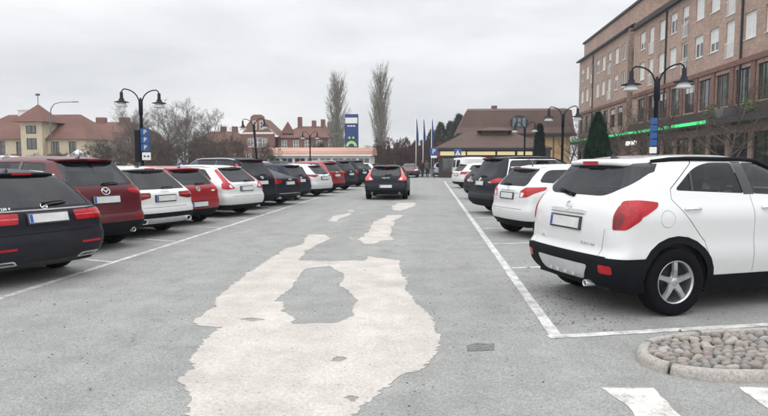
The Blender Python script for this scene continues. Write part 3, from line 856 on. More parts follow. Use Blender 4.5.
# kerb stones, about 0.6 m each
acc = 0; start = 0; ranges = []
for i in range(1, len(ol)):
    acc += (ol[i] - ol[i - 1]).length
    if acc > .62 + .2 * random.random() or i == len(ol) - 1: ranges.append((start, i)); start = i; acc = 0
for a0, a1 in ranges:
    b = bmesh.new(); rows = []; dz = random.uniform(-.006, .008); tw = random.uniform(-.008, .008)
    ks = np.linspace(a0, a1, 7)
    for qi, q in enumerate(ks):
        i0 = int(q); f = q - i0; i1 = min(i0 + 1, len(ol) - 1)
        o_ = ol[i0].lerp(ol[i1], f); n_ = inn[i0].lerp(inn[i1], f); t = (ol[min(i1 + 0, len(ol) - 1)] - ol[max(i1 - 1, 0)]).normalized()
        g_ = .012 if qi == 0 else (-.012 if qi == 6 else 0); o_ = o_ + t * g_; n_ = n_ + t * g_
        nn = (n_ - o_).normalized(); r = lambda: random.uniform(-.004, .004); z = .075 + dz + tw * (qi / 3 - 1)
        P = [(o_, -.02), (o_ + nn * (.006 + r()), z - .030 + r()), (o_ + nn * (.032 + r()), z + r()), (n_ - nn * .012, z + r()), (n_, z - .015), (n_, -.02)]
        rows.append([b.verts.new((p.x - 2.3, p.y - 4.9, zz)) for p, zz in P])
    for x, y_ in zip(rows, rows[1:]):
        for i in range(5): b.faces.new((x[i], x[i + 1], y_[i + 1], y_[i])).smooth = True
    b.faces.new(list(reversed(rows[0]))); b.faces.new(rows[-1]); bmesh.ops.recalc_face_normals(b, faces=b.faces[:])
    ob('kerb_stone', b, isl, 'granite')
# cobbles
vars_ = []
for k in range(10):
    b = bmesh.new(); bmesh.ops.create_icosphere(b, subdivisions=2, radius=1)
    for v in b.verts:
        n_ = noise.noise(v.co * 1.3 + Vector((k * 7.1, 0, 0))); p = v.co.copy()
        p.x = math.copysign(abs(p.x) ** .75, p.x); p.y = math.copysign(abs(p.y) ** .75, p.y); p.z = math.copysign(abs(p.z) ** .8, p.z)
        v.co = p * (1 + .34 * n_)
    me = bpy.data.meshes.new('cobble'); b.to_mesh(me); b.free(); me.polygons.foreach_set('use_smooth', [True] * len(me.polygons))
    me.materials.append(M['cobble%d' % (k % 5)]); vars_.append(me)
def inside(p, poly):
    c = False; j = len(poly) - 1
    for i in range(len(poly)):
        if (poly[i].y > p[1]) != (poly[j].y > p[1]) and p[0] < (poly[j].x - poly[i].x) * (p[1] - poly[i].y) / (poly[j].y - poly[i].y) + poly[i].x: c = not c
        j = i
    return c
inn2 = inset(ol, .118); cnt = 0; row = 0; yy = 4.1
while yy < 6.2:
    xx = 1.6 + (row % 2) * .06
    while xx < 3.35:
        w_ = random.uniform(.062, .118)
        p = (xx + w_ / 2 + random.uniform(-.008, .008), yy + (xx - 1.6) * .18 + random.uniform(-.012, .012))
        if inside(p, inn2):
            o = ob('cobble', vars_[random.randrange(10)], isl); cnt += 1
            o.location = (p[0] - 2.3, p[1] - 4.9, .047 + random.uniform(-.010, .012)); o.scale = (w_ * .455, .030 + random.uniform(-.004, .005), .034)
            o.rotation_euler = (random.uniform(-.22, .22), random.uniform(-.22, .22), .18 + random.uniform(-.28, .28) + math.pi * random.randrange(2))
        xx += w_ * .96
    yy += .066; row += 1
# --- grit swept against the bay line, crumbs of tar
b = bmesh.new()
random.seed(11)
def crumb(b, x, y, s):
    a = random.random() * 6.28; v = []
    for k in range(4): v.append(b.verts.new((x + s * math.cos(a + k * 1.57 + random.uniform(-.3, .3)), y + s * math.sin(a + k * 1.57) * random.uniform(.5, 1), .0)))
    t = b.verts.new((x, y, s * random.uniform(.3, .8)))
    for k in range(4): b.faces.new((v[k], v[(k + 1) % 4], t))
for k in range(900):
    t = random.random(); q = random.gauss(0, .30)
    crumb(b, 1.18 + q * .9 + random.random() * .5, 5.6 + t * 2.2 + random.gauss(0, .2), random.uniform(.003, .010))
for k in range(1100): crumb(b, random.uniform(-5.5, 1.0), random.uniform(2.5, 12) , random.uniform(.003, .011))
bl_ = bmesh.new()
for k in range(55):
    if k < 35: x, y = 1.2 + abs(random.gauss(0, 1.3)), random.uniform(5.5, 9.5)
    else: x, y = random.uniform(-6.5, 1.2), random.uniform(3, 16)
    s_ = random.uniform(.009, .018); a = random.random() * 6.28; q = Matrix.Translation((x, y, .008)) @ Matrix.Rotation(a, 4, 'Z') @ Matrix.Rotation(random.uniform(-.3, .3), 4, 'X')
    v = [bl_.verts.new(q @ Vector(p)) for p in ((-s_ * 1.4, 0, 0), (-s_ * .4, -s_ * .7, .004), (s_ * .8, -s_ * .5, 0), (s_ * 1.5, 0, .005), (s_ * .7, s_ * .6, 0), (-s_ * .5, s_ * .7, .004))]
    bl_.faces.new(v)
mat('dead_leaf', (.12, .065, .03), .8, var=.5, scale=4)
tag(ob('fallen_leaves', bl_, None, 'dead_leaf'), 'small brown leaves fallen on the asphalt', None, None, 'stuff')
mat('grit', (.035, .033, .030), .9, var=.5)
tag(ob('grit', b, None, 'grit'), 'dark grit and crumbs strewn over the asphalt', None, None, 'stuff')
# ---------------------------------------------------------------- the cars
FT = dict(nexp=2.4, bow=(.07, .20), tap=(.035, .05), rcx=(.22, .20), rcy=(.20, .26), fcx=(.34, .30), fcy=(.42, .42))
def front_cuts(B):
    """windscreen, headlights and grille"""
    sp = B.sp; W = sp['W'] / 2; b0 = sp['belt']; zr = sp['zr']
    B.front(rpoly([(-W * .78, b0 + .10), (W * .78, b0 + .10), (W * .60, zr - .01), (-W * .60, zr - .01)], .06), 'windscreen', thr=.15)
    for q in (1, -1):
        B.front(rpoly([(q * W * .52, .70), (q * W * .98, .74), (q * W * .95, .86), (q * W * .62, .80)], .03), 'head' + ('_r' if q > 0 else '_l'), thr=.1)
    B.front(rpoly([(-W * .45, .52), (W * .45, .52), (W * .5, .74), (-W * .5, .74)], .04), 'grille', thr=.3)
LOOK = dict(windscreen=('windscreen', 'glass', -.005), rear_glass=('rear_window', 'glass_dark', -.005), door_glass=('side_window', 'glass', -.005), dark_glass=('side_window', 'glass_dark', -.005),
            tail=('tail_light', 'lamp_red', .006), tail_dark=('tail_light', 'lamp_dark', .006), lens=('lens', 'lamp_clear', .009), lens2=('lens', 'lamp_dark', .008), lens3=('lens', 'lamp_pink', .009), head=('headlight', 'lamp_clear', .004), grille=('grille', 'gloss_black', -.006),
            bumper=('bumper', 'plastic', .004), skid=('skid_plate', 'skid', .008), refl=('reflector', 'lamp_red', .004), black=('window_pillar', 'gloss_black', .001),
            strip=('window_trim', 'chrome', .003), lower=('bumper', 'trim_dark', .003), cap=('fuel_flap', 'paint_white', .0))
V2 = lambda *a: list(a)
def base(**k):
    d = dict(FT); d['look'] = dict(LOOK); d['look'].update(k.pop('looks', {})); d.update(k); return d


def mokka_cuts(B):
    front_cuts(B)
    B.box(-2, 2, -1, .62, 0, .60, 'bumper', over=('body', 'cladding'))
    B.box(-2, 2, 3.6, 5, 0, .42, 'bumper', over=('body', 'cladding'))
    B.rear(rpoly([(-.47, .50), (.47, .50), (.36, .335), (-.36, .335)], .05), 'skid', over=('bumper',))
    for q in (1, -1): B.rear(rpoly([(q * .62, .44), (q * .77, .44), (q * .77, .525), (q * .62, .525)], .025), 'refl', over=('bumper',), thr=.05)
    B.rear(rpoly([(-.50, 1.20), (.50, 1.20), (.69, 1.33), (.66, 1.58), (-.66, 1.58), (-.69, 1.33)], [.12, .12, .07, .03, .03, .07]), 'rear_glass', thr=.08)
    B.side(rpoly([(.20, 1.37), (.40, 1.375), (.66, 1.475), (.60, 1.515), (.28, 1.535)], [.02, .06, .02, .02, .02]), 'black', thr=.12)
    # doors
    B.side(rpoly([(.80, 1.265), (1.66, 1.225), (1.63, 1.545), (1.18, 1.545)], [.07, .02, .03, .22], 6), 'dark_glass', thr=.2)
    B.side(rpoly([(1.80, 1.22), (3.00, 1.16), (2.70, 1.38), (2.36, 1.545), (1.76, 1.545)], [.02, .05, .2, .1, .03], 5), 'door_glass', thr=.2)
    B.side([(1.66, 1.215), (1.80, 1.215), (1.76, 1.55), (1.63, 1.55)], 'black', thr=.2)
    B.side([(1.00, 1.24), (1.03, 1.24), (1.08, 1.51), (1.05, 1.50)], 'black', thr=.2, over=('dark_glass',))
    for a, c in (((1.74, .42), (1.74, 1.21)), ((3.05, .42), (3.12, .95)), ((1.10, .76), (.74, 1.18)), ((.74, 1.18), (.76, 1.28)), ((.76, 1.28), (1.14, 1.57)), ((1.14, 1.57), (2.5, 1.575))): B.seam(a, c)
    B.side([(1.10, .77), (1.108, .77), (1.24, .42), (1.232, .42)], 'gap')
    n = 16; r = .085
    for k in range(n):
        a0, a1 = 2 * math.pi * k / n, 2 * math.pi * (k + 1) / n
        B.seam((.66 + r * math.cos(a0), .985 + r * math.sin(a0)), (.66 + r * math.cos(a1), .985 + r * math.sin(a1)), w=.002, sides=(1,))
    # tail lights seen from the quarter
    B.quarter(rpoly([(.645, .88), (.78, .885), (.90, .985), (.90, 1.06), (.70, 1.15), (.645, 1.02)], [.02, .03, .05, .05, .08, .04]), 38, 'tail', thr=.05)
    B.quarter(rpoly([(.70, 1.00), (.90, 1.00), (1.00, 1.10), (1.00, 1.15), (.86, 1.175), (.70, 1.165)], [.03, .05, .02, .02, .05, .05]), 38, 'tail', thr=.05, over=('body',))
    B.quarter(rpoly([(.655, .89), (.715, .89), (.77, 1.02), (.70, 1.07), (.655, 1.0)], .012), 38, 'lens2', thr=.05, over=('tail_r', 'tail_l'))
    B.rseam((-.70, .605), (.70, .605), w=.005)
    for q in (1, -1): B.rseam((q * .60, .61), (q * .63, .88))
def skid_ribs(root, sp, B, parts):
    for i in range(4):
        x = -.21 + .14 * i; p, n = surf_rear(B, x, .37)
        ob('skid_rib', boxm(x - .022, x + .022, p.y - .02, p.y + .01, .345, .385, .006), root, 'skid')
def shape_spec(L, W, H, wb, ro, wr, belt, hatch, zb=.22, ztop=.10, hood=.12, cowl=None, wsl=.95, roofw=.70, beltw=.935, **k):
    """measures of an ordinary car from a handful of numbers; hatch = tail line (z, y) from above the bumper to the roof edge"""
    zr = H - ztop; cowl = cowl or ro + wb * .93
    rear = [(zb, .20), (zb + .07, .09), (.42, .015), (.54, .0), (.60, .012)] + list(hatch)
    rear = [p for p in rear if p[0] < zr - 1e-4 or p is hatch[-1]]; rear[-1] = (zr, hatch[-1][1])
    front = [(zb, L - .24), (zb + .1, L - .08), (.52, L), (.68, L - .02), (belt - hood - .09, L - .14), (belt - hood, L - .42), (belt - .05, cowl + .16), (belt, cowl), ((belt + zr) / 2, cowl - wsl * .52), (zr, cowl - wsl)]
    wid = [(zb, .90), (.38, .97), (.58, 1.0), (.74, .99), (belt - .16, .992), (belt - .06, .968), (belt, beltw), ((belt + zr) / 2, (beltw + roofw) / 2 + .015), (zr, roofw)]
    return base(L=L, W=W, H=H, wb=wb, ro=ro, wr=wr, belt=belt, zr=zr, rear=rear, front=front, wid=wid, cowl=cowl, wsx=wsl, **k)
def windows(B, qb, qt, b0=None, lift=0., three=True, dark='dark_glass', trim=False):
    """side glass: front door, rear door and (three) quarter light ending at qb (sill) / qt (roof)"""
    sp = B.sp; z0 = (b0 or sp['belt']) + .03; z1 = sp['zr'] - .01; ro, wb = sp['ro'], sp['wb']
    c = sp['cowl']; bp = ro + wb * .47; zz = lambda y: z0 + lift * max(0, (bp - y))
    if trim: B.side([(qb - .028, zz(qb) - .012), (bp, z0 - .018), (c - .09, z0 - .018), (c - .5 * sp['wsx'], z1 - .12), (c - sp['wsx'] * .93, z1 + .014), (qt - .03, z1 + .008)], 'strip', thr=.2)
    ov = ('body', 'strip')
    B.side(rpoly([(bp + .05, z0), (c - .12, z0), (c - .52 * sp['wsx'], z1 - .14), (c - sp['wsx'] * .95, z1), (bp + .03, z1)], [.02, .04, .2, .08, .03], 4), 'door_glass', thr=.2, over=ov)
    B.side([(bp - .05, z0 - .005), (bp + .05, z0 - .005), (bp + .03, z1 + .003), (bp - .06, z1 + .003)], 'black', thr=.2, over=ov)
    if three:
        cp = ro + wb * .47 - .92; 
        B.side(rpoly([(cp + .04, zz(cp)), (bp - .05, z0), (bp - .06, z1), (cp + .10, z1)], [.02, .02, .03, .03], 3), dark, thr=.2, over=ov)
        B.side([(cp - .03, zz(cp)), (cp + .04, zz(cp)), (cp + .10, z1), (cp + .03, z1)], 'black', thr=.2, over=ov)
        B.side(rpoly([(qb, zz(qb) + .01), (cp - .03, zz(cp)), (cp + .03, z1), (qt, z1 - .02)], [.08, .02, .02, .08], 4), dark, thr=.2, over=ov)
    else:
        B.side(rpoly([(qb, zz(qb) + .01), (bp - .05, z0), (bp - .06, z1), (qt, z1 - .01)], [.09, .02, .03, .16], 5), dark, thr=.2, over=ov)
    # door shut lines
    fd = c - .02; rd = ro + wb * .47 - .95
    for a, d in (((bp, .34), (bp, z0 - .03)), ((fd - .12, .36), (fd, z0 - .12)), ((max(rd, ro + sp['wr'] + .07), .36), (max(rd, ro + sp['wr'] + .07), .62)), ((max(rd, ro + sp['wr'] + .07), .62), (rd - .06, z0 - .05))): B.seam(a, d)
def rear_common(B, low=None, lowtag='lower', split=.60, hw=.60, rec=None):
    if low:
        B.box(-2, 2, -1, .70, 0, low, lowtag, over=('body', 'cladding')); B.box(-2, 2, B.sp['L'] - .8, 9, 0, low, lowtag, over=('body', 'cladding'))
    if split: B.rseam((-hw, split), (hw, split), w=.004)

def merc_cuts(B):
    front_cuts(B); windows(B, .62, .78, trim=True); rear_common(B, .30, split=.66, hw=.62)
    B.rear(rpoly([(-.70, .985), (.70, .985), (.58, 1.385), (-.58, 1.385)], [.06, .06, .05, .05]), 'rear_glass', thr=.06)
    B.quarter(rpoly([(.375, .79), (.80, .785), (.99, .83), (.99, .895), (.80, .925), (.375, .915)], [.02, .05, .03, .03, .05, .02]), 28, 'tail', thr=.04)
    B.quarter([(.375, .845), (.98, .845), (.98, .862), (.375, .862)], 28, 'lens3', thr=.04, over=('tail_r', 'tail_l'))
    B.quarter([(.585, .78), (.592, .78), (.592, .93), (.585, .93)], 28, 'gap', thr=.04, over=('tail_r', 'tail_l', 'lens3_r', 'lens3_l'))
    for q in (1, -1):
        B.rear(rpoly([(q * .44, .475), (q * .74, .475), (q * .74, .505), (q * .44, .505)], .008), 'refl', thr=.05)
        B.rear(rpoly([(q * .40, .285), (q * .68, .285), (q * .74, .345), (q * .46, .345)], .02), 'tip', thr=.05, over=('body', 'lower'))
        B.rear(rpoly([(q * .43, .297), (q * .665, .297), (q * .71, .333), (q * .475, .333)], .012), 'grille', thr=.05, over=('tip',))
MERC = shape_spec(4.93, 1.85, 1.465, 2.94, 1.10, .335, .95, [(.68, .04), (.86, .07), (.95, .12), (1.00, .17), (1.20, .38), (1.365, .58)], paint='paint_black', ws='ten', roofw=.68,
    cuts=[merc_cuts], looks=dict(tip=('exhaust_trim', 'chrome', .008)),
    extra=[plate(.845), bar(.945, 1.44, .020, 'chrome'), ring_badge(.985, .042, 'star'), lettering('E 220 d', -.50, .975, .05), spoiler(1.375, 1.385, 1.10, .10), wiper(.0, 1.005, .30, 1.03), rails(.75, 2.9, .60, 'alloy', .035, .014), handles((1.75, 2.75), .90), antenna(.95)])
def cx5_cuts(B):
    front_cuts(B); windows(B, .52, .72, lift=.03); rear_common(B, .50, 'bumper', split=.66)
    B.rear(rpoly([(-.66, 1.14), (.66, 1.14), (.56, 1.56), (-.56, 1.56)], [.10, .10, .05, .05]), 'rear_glass', thr=.06)
    B.quarter(rpoly([(.46, 1.035), (.62, .985), (.95, .985), (1.00, 1.06), (.80, 1.09), (.48, 1.08)], [.01, .03, .03, .03, .04, .02]), 30, 'tail', thr=.04)
    for q in (1, -1): B.rear(rpoly([(q * .55, .55), (q * .75, .55), (q * .75, .585), (q * .55, .585)], .01), 'refl', thr=.05)
CX5 = shape_spec(4.55, 1.84, 1.66, 2.70, .93, .36, 1.08, [(.68, .05), (.86, .06), (1.05, .09), (1.14, .14), (1.35, .32), (1.56, .48)], zb=.25, paint='paint_wine', ws='five', clad=.42, rimmat='alloy_dark', roofw=.69,
    cuts=[cx5_cuts], extra=[plate(.90), ring_badge(1.045, .062, 'wing'), spoiler(1.575, 1.575, 1.14, .17), wiper(0, 1.16, .28, 1.175), exhaust([-.55, .55], .33, .042, .05), handles((1.5, 2.5), 1.0), antenna(.80), bar(.975, .42, .02, 'paint_wine')])
def allroad_cuts(B):
    front_cuts(B); windows(B, .60, .82); rear_common(B, .50, 'bumper', split=.62)
    B.rear(rpoly([(-.66, .985), (.66, .985), (.57, 1.39), (-.57, 1.39)], [.06, .06, .05, .05]), 'rear_glass', thr=.06)
    B.quarter(rpoly([(.37, .82), (.60, .775), (.95, .80), (1.00, .88), (.80, .93), (.37, .92)], [.01, .03, .03, .03, .04, .02]), 28, 'tail_dark', thr=.04)
    B.quarter([(.40, .862), (.98, .845), (.98, .87), (.40, .878)], 28, 'lens3', thr=.04, over=('tail_dark_r', 'tail_dark_l'))
    B.rear(rpoly([(-.72, .285), (.72, .285), (.66, .40), (-.66, .40)], .02), 'skid', over=('bumper',), thr=.1)
ALLROAD = shape_spec(4.75, 1.84, 1.475, 2.82, 1.02, .34, .95, [(.68, .04), (.86, .05), (.95, .09), (1.00, .15), (1.20, .37), (1.375, .56)], paint='paint_white', ws='ten', clad=.36, roofw=.68, lens_of='tail_dark',
    cuts=[allroad_cuts], extra=[plate(.80), ring_badge(.955, .035, 'bars'), spoiler(1.39, 1.39, 1.10, .13), wiper(0, 1.0, .28, 1.015), exhaust([-.60, .60], .345, .05, .0, wide=1.5), rails(.72, 2.8, .60, 'alloy', .03, .015), handles((1.65, 2.65), .90), antenna(.9)])
def hatch_cuts(B):
    front_cuts(B); windows(B, .52, .78, three=False, lift=.04); rear_common(B, .40, 'bumper', split=.60)
    B.rear(rpoly([(-.60, .99), (.60, .99), (.54, 1.34), (-.54, 1.34)], [.08, .08, .05, .05]), 'rear_glass', thr=.06)
    B.quarter(rpoly([(.42, .80), (.92, .80), (.95, .93), (.46, .94)], .035), 28, 'tail', thr=.04)
    B.quarter(rpoly([(.44, .82), (.56, .82), (.58, .86), (.45, .86)], .01), 28, 'lens', thr=.04, over=('tail_r', 'tail_l'))
GOLF = shape_spec(4.25, 1.79, 1.455, 2.62, .80, .32, .95, [(.68, .03), (.86, .05), (.96, .09), (1.00, .13), (1.20, .29), (1.355, .42)], paint='paint_red', ws='five', roofw=.68,
    cuts=[hatch_cuts], extra=[plate(.52), ring_badge(.89, .055, 'vee'), spoiler(1.365, 1.37, 1.06, .14), wiper(0, 1.005, .28, 1.02), handles((1.5, 2.35), .90), antenna(.7)])
def volvo_cuts(B, hgt=1.37, low=.36):
    front_cuts(B)
    z0 = .985
    B.rear(rpoly([(-.60, z0), (.60, z0), (.53, hgt), (-.53, hgt)], [.12, .12, .04, .04]), 'rear_glass', thr=.06)
    B.quarter(rpoly([(.62, z0 - .06), (.80, z0 - .06), (.885, hgt - .06), (.82, hgt - .02), (.795, hgt - .04)], .015), 28, 'tail', thr=.03)
    B.quarter(rpoly([(.46, z0 - .17), (.70, z0 - .20), (.88, z0 - .18), (.86, z0 - .02), (.64, z0)], [.03, .05, .05, .04, .03]), 28, 'tail', thr=.03)
    B.quarter(rpoly([(.53, z0 - .15), (.64, z0 - .16), (.66, z0 - .08), (.60, z0 - .07)], .012), 28, 'lens', thr=.03, over=('tail_r', 'tail_l'))
    rear_common(B, low, 'bumper', split=.60)
def v60_cuts(B): volvo_cuts(B); windows(B, .62, 1.02, lift=.03)
V60 = shape_spec(4.63, 1.865, 1.475, 2.776, 1.0, .325, .96, [(.68, .05), (.84, .07), (.92, .10), (.98, .14), (1.20, .42), (1.375, .62)], paint='paint_pearl', ws='five', roofw=.68,
    cuts=[v60_cuts], extra=[plate(.80), bar(.905, .9, .02, 'paint_pearl'), spoiler(1.385, 1.39, 1.04, .13), wiper(0, 1.0, .28, 1.02), lettering('V O L V O', 0, .945, .05), rails(.85, 2.8, .60, 'alloy', .03, .014), handles((1.7, 2.6), .92), exhaust([.55], .27, .035, .06)])
def v40_cuts(B): volvo_cuts(B, 1.335, .42); windows(B, .62, .95, three=False, lift=.05)
V40 = shape_spec(4.37, 1.80, 1.44, 2.65, .86, .32, .95, [(.68, .04), (.84, .06), (.92, .09), (.98, .13), (1.18, .36), (1.34, .52)], paint='paint_green', ws='twin', roofw=.67,
    cuts=[v40_cuts], looks=dict(tail=('tail_light', 'lamp_pink', .006)), extra=[plate(.56), spoiler(1.345, 1.35, 1.04, .15), wiper(0, 1.0, .25, 1.03), lettering('V O L V O', 0, .90, .07), handles((1.6, 2.5), .90), exhaust([-.56, .56], .29, .04, .04), antenna(.7)])
def suv_cuts(B):
    front_cuts(B); sp = B.sp; g = sp.get('g', (1.10, sp['zr'] + .02)); windows(B, .50, .70, lift=.02, trim=sp.get('trim', False)); rear_common(B, .48, 'bumper', split=.66)
    B.rear(rpoly([(-.66, g[0]), (.66, g[0]), (.58, g[1]), (-.58, g[1])], [.07, .07, .05, .05]), 'rear_glass', thr=.06)
    for l in sp['lamps']: B.quarter(rpoly(l, .025), 28, 'tail', thr=.04)
    for l in sp.get('lens', ()): B.quarter(rpoly(l, .012), 28, 'lens', thr=.04, over=('tail_r', 'tail_l'))
def suv(paint_, lamps, L=4.65, W=1.88, H=1.68, pz=.88, badge='oval', lens=(), **k):
    h = H - .10
    ex = [plate(pz), ring_badge(1.045, .05, badge), spoiler(h + .005, h + .01, 1.16, .15), wiper(0, 1.12, .28, 1.14), handles((1.55, 2.55), 1.0)]
    ex += k.pop('extra', [])
    return shape_spec(L, W, H, 2.70, .98, .36, 1.07, [(.68, .04), (.86, .05), (1.03, .08), (1.10, .12), (1.32, .27), (h, .42)], zb=.25, paint=paint_, clad=.40, roofw=.70, cuts=[suv_cuts], extra=ex, lamps=lamps, lens=lens, **k)
LOW = dict(nz=22, ns=18, nr=6, nc=6)
CRV = suv('paint_graphite', [[(.40, .97), (.60, .93), (.98, .97), (1.06, 1.07), (.80, 1.10), (.66, 1.04)]], L=4.94, W=1.96, H=1.73, pz=.93, trim=True, lens=[[(.45, .965), (.60, .95), (.62, .99)]], extra=[rails(.7, 3.0, .66, 'plastic', .03, .016)])
XC = suv('paint_black', [[(.66, .80), (.90, .80), (.90, 1.02), (.70, 1.06)], [(.74, 1.00), (.88, 1.00), (.90, 1.5), (.84, 1.5)]], H=1.70, badge='oval', extra=[rails(.7, 2.8, .62, 'alloy', .04, .016)], **LOW)
def a5_cuts(B):
    front_cuts(B); windows(B, .95, 1.25, three=True, trim=True); rear_common(B, .34, 'bumper', split=.62)
    B.rear(rpoly([(-.62, 1.06), (.62, 1.06), (.52, 1.315), (-.52, 1.315)], [.08, .08, .06, .06]), 'rear_glass', thr=.02)
    B.quarter(rpoly([(.42, .83), (.60, .785), (.97, .80), (1.03, .88), (.80, .925), (.42, .915)], .025), 28, 'tail', thr=.03)
    B.quarter([(.45, .855), (.98, .84), (.98, .865), (.45, .875)], 28, 'lens2', thr=.03, over=('tail_r', 'tail_l'))
def sedan(paint_, L=4.75, W=1.85, H=1.40, **k):
    ex = [plate(.80), bar(.44, 1.3, .018, 'chrome'), ring_badge(.93, .03, 'bars'), handles((1.75, 2.7), .88), exhaust([-.58, .58], .29, .04, .04, wide=1.5)]
    return shape_spec(L, W, H, 2.82, 1.06, .34, .93, [(.68, .03), (.86, .04), (.955, .04), (.985, .14), (1.03, .42), (1.06, .52), (1.20, 1.00), (1.305, 1.40)], paint=paint_, roofw=.66, peak=.45, cuts=[a5_cuts], extra=ex, ztop=.085, **k)
A5 = sedan('paint_navy', ws='ten', ns=22, nz=26)
def auris_cuts(B):
    front_cuts(B); windows(B, .55, .85, lift=.03); rear_common(B, .36, 'bumper', split=.60)
    B.rear(rpoly([(-.60, 1.0), (.60, 1.0), (.54, 1.38), (-.54, 1.38)], [.12, .12, .05, .05]), 'rear_glass', thr=.06)
    B.quarter(rpoly([(.38, .955), (.70, .87), (1.02, .95), (1.02, 1.0), (.60, 1.0)], .02), 28, 'tail_dark', thr=.04)
AURIS = shape_spec(4.56, 1.76, 1.475, 2.6, .98, .32, .96, [(.68, .04), (.86, .06), (.96, .09), (1.00, .13), (1.20, .34), (1.375, .52)], paint='paint_white', ws='twin', roofw=.68,
    cuts=[auris_cuts], extra=[plate(.83), ring_badge(.955, .04, 'oval'), spoiler(1.385, 1.39, 1.06, .14), wiper(0, 1.02, .28, 1.04), bar(.885, .6, .02, 'chrome'), handles((1.65, 2.5), .92), antenna(.8)], nz=26, ns=20)
def yaris_cuts(B):
    front_cuts(B); windows(B, .38, .62, three=False, lift=.06); rear_common(B, .37, 'bumper', split=.60)
    B.rear(rpoly([(-.60, 1.06), (.60, 1.06), (.53, 1.425), (-.53, 1.425)], [.10, .10, .05, .05]), 'rear_glass', thr=.06)
    B.quarter(rpoly([(.46, .83), (.68, .85), (.93, .99), (.93, 1.05), (.60, 1.04), (.47, .96)], .02), 28, 'tail', thr=.04)
    B.quarter(rpoly([(.48, .84), (.56, .85), (.60, .93), (.50, .94)], .012), 28, 'lens', thr=.04, over=('tail_r', 'tail_l'))
YARIS = shape_spec(3.95, 1.695, 1.51, 2.51, .60, .315, 1.02, [(.68, .035), (.86, .05), (1.00, .08), (1.06, .12), (1.25, .26), (1.41, .38)], paint='paint_white', ws='ten', roofw=.68, rimmat='alloy_dark',
    cuts=[yaris_cuts], extra=[plate(.86), bar(.965, .60, .018, 'chrome'), ring_badge(1.01, .038, 'oval'), spoiler(1.42, 1.425, 1.04, .14), wiper(0, 1.08, -.28, 1.09), handles((1.35, 2.1), .95), antenna(.65, .14), lettering('HYBRID', .36, .92, .035)])
def gh_cuts(B):
    front_cuts(B); g = B.sp['g']; windows(B, .52, .80, three=B.sp.get('three', False), lift=.04); rear_common(B, .38, 'bumper', split=.60)
    B.rear(rpoly([(-.60, g[0]), (.60, g[0]), (.54, g[1]), (-.54, g[1])], [.08, .08, .05, .05]), 'rear_glass', thr=.06)
    for l in B.sp['lamps']: B.quarter(rpoly(l, .025), 28, 'tail', thr=.04)
def small(paint_, H=1.48, L=4.3, W=1.79, lamps=None, badge='oval', **k):
    h = H - .10; bt = H * .655
    lamps = lamps or [[(.44, bt - .15), (.90, bt - .15), (1.0, bt + .0), (.60, bt + .01)]]
    return shape_spec(L, W, H, 2.63, .84, .32, bt, [(.68, .03), (.84, .05), (bt, .09), (bt + .04, .13), (bt + .22, .30), (h, .44)], paint=paint_, roofw=.68, cuts=[gh_cuts], lamps=lamps, g=(bt + .03, h + .0),
        extra=[plate(.80 if H > 1.46 else .62), ring_badge(bt - .06, .045, badge), spoiler(h + .01, h + .012, 1.05, .13), wiper(0, bt + .05, .26, bt + .06)], **LOW, **k)
MOKKA = base(L=4.28, W=1.78, H=1.635, ro=.79, wb=2.555, wr=.345, rr=.222, ar=.385, ww=.22, wi=.125, zr=1.535, belt=1.14, clad=.40, paint='paint_white', ws='five', nz=34, ns=30,
    rear=[(.235, .20), (.30, .10), (.42, .02), (.56, .0), (.61, .015), (.66, .055), (.80, .06), (1.00, .085), (1.10, .12), (1.20, .18), (1.40, .34), (1.535, .43)],
    front=[(.235, 4.05), (.35, 4.2), (.55, 4.28), (.75, 4.25), (.88, 4.12), (.98, 3.85), (1.06, 3.45), (1.10, 3.25), (1.14, 3.12), (1.35, 2.72), (1.535, 2.30)],
    wid=[(.235, .90), (.40, .975), (.60, 1.0), (.78, .985), (.98, .99), (1.08, .965), (1.14, .935), (1.35, .84), (1.535, .735)],
    cuts=[mokka_cuts],
    extra=[plate(.905), bar(1.03, .66, .035, 'paint_white'), bar(1.004, .64, .020, 'chrome'), ring_badge(1.078, .050, 'bolt'), spoiler(1.515, 1.56, 1.18, .16, thick=.05),
           wiper(.0, 1.19, -.30, 1.24), rails(.66, 2.45, .615, 'plastic', .024, .024), exhaust([.42], .30, .036, .03), handles((.97, 1.95), 1.08, 'chrome'), antenna(.70), skid_ribs,
           lettering('OPEL', -.44, .71, .045), lettering('TURBO 4x4', .40, .71, .042)])
MOKKA['look']['cap'] = ('fuel_flap', 'paint_white', 0)

def van_cuts(B):
    front_cuts(B); sp = B.sp; z0, z1 = sp['belt'] + .05, sp['zr'] - .12; c = sp['cowl']
    B.side(rpoly([(c - 1.05, z0), (c - .15, z0), (c - .5, z1), (c - 1.02, z1)], .05), 'door_glass', thr=.2)
    for q in (-1, 1): B.rear(rpoly([(q * .08, z0), (q * .66, z0), (q * .60, z1), (q * .08, z1)], .05), 'rear_glass', thr=.06)
    B.quarter(rpoly([(.78, .80), (.92, .80), (.92, 1.12), (.78, 1.12)], .02), 28, 'tail', thr=.04)
    rear_common(B, .40, 'bumper', split=None)
    B.seam((c - 1.1, .4), (c - 1.1, z1)); B.seam((c - .1, .4), (c - .1, z0))

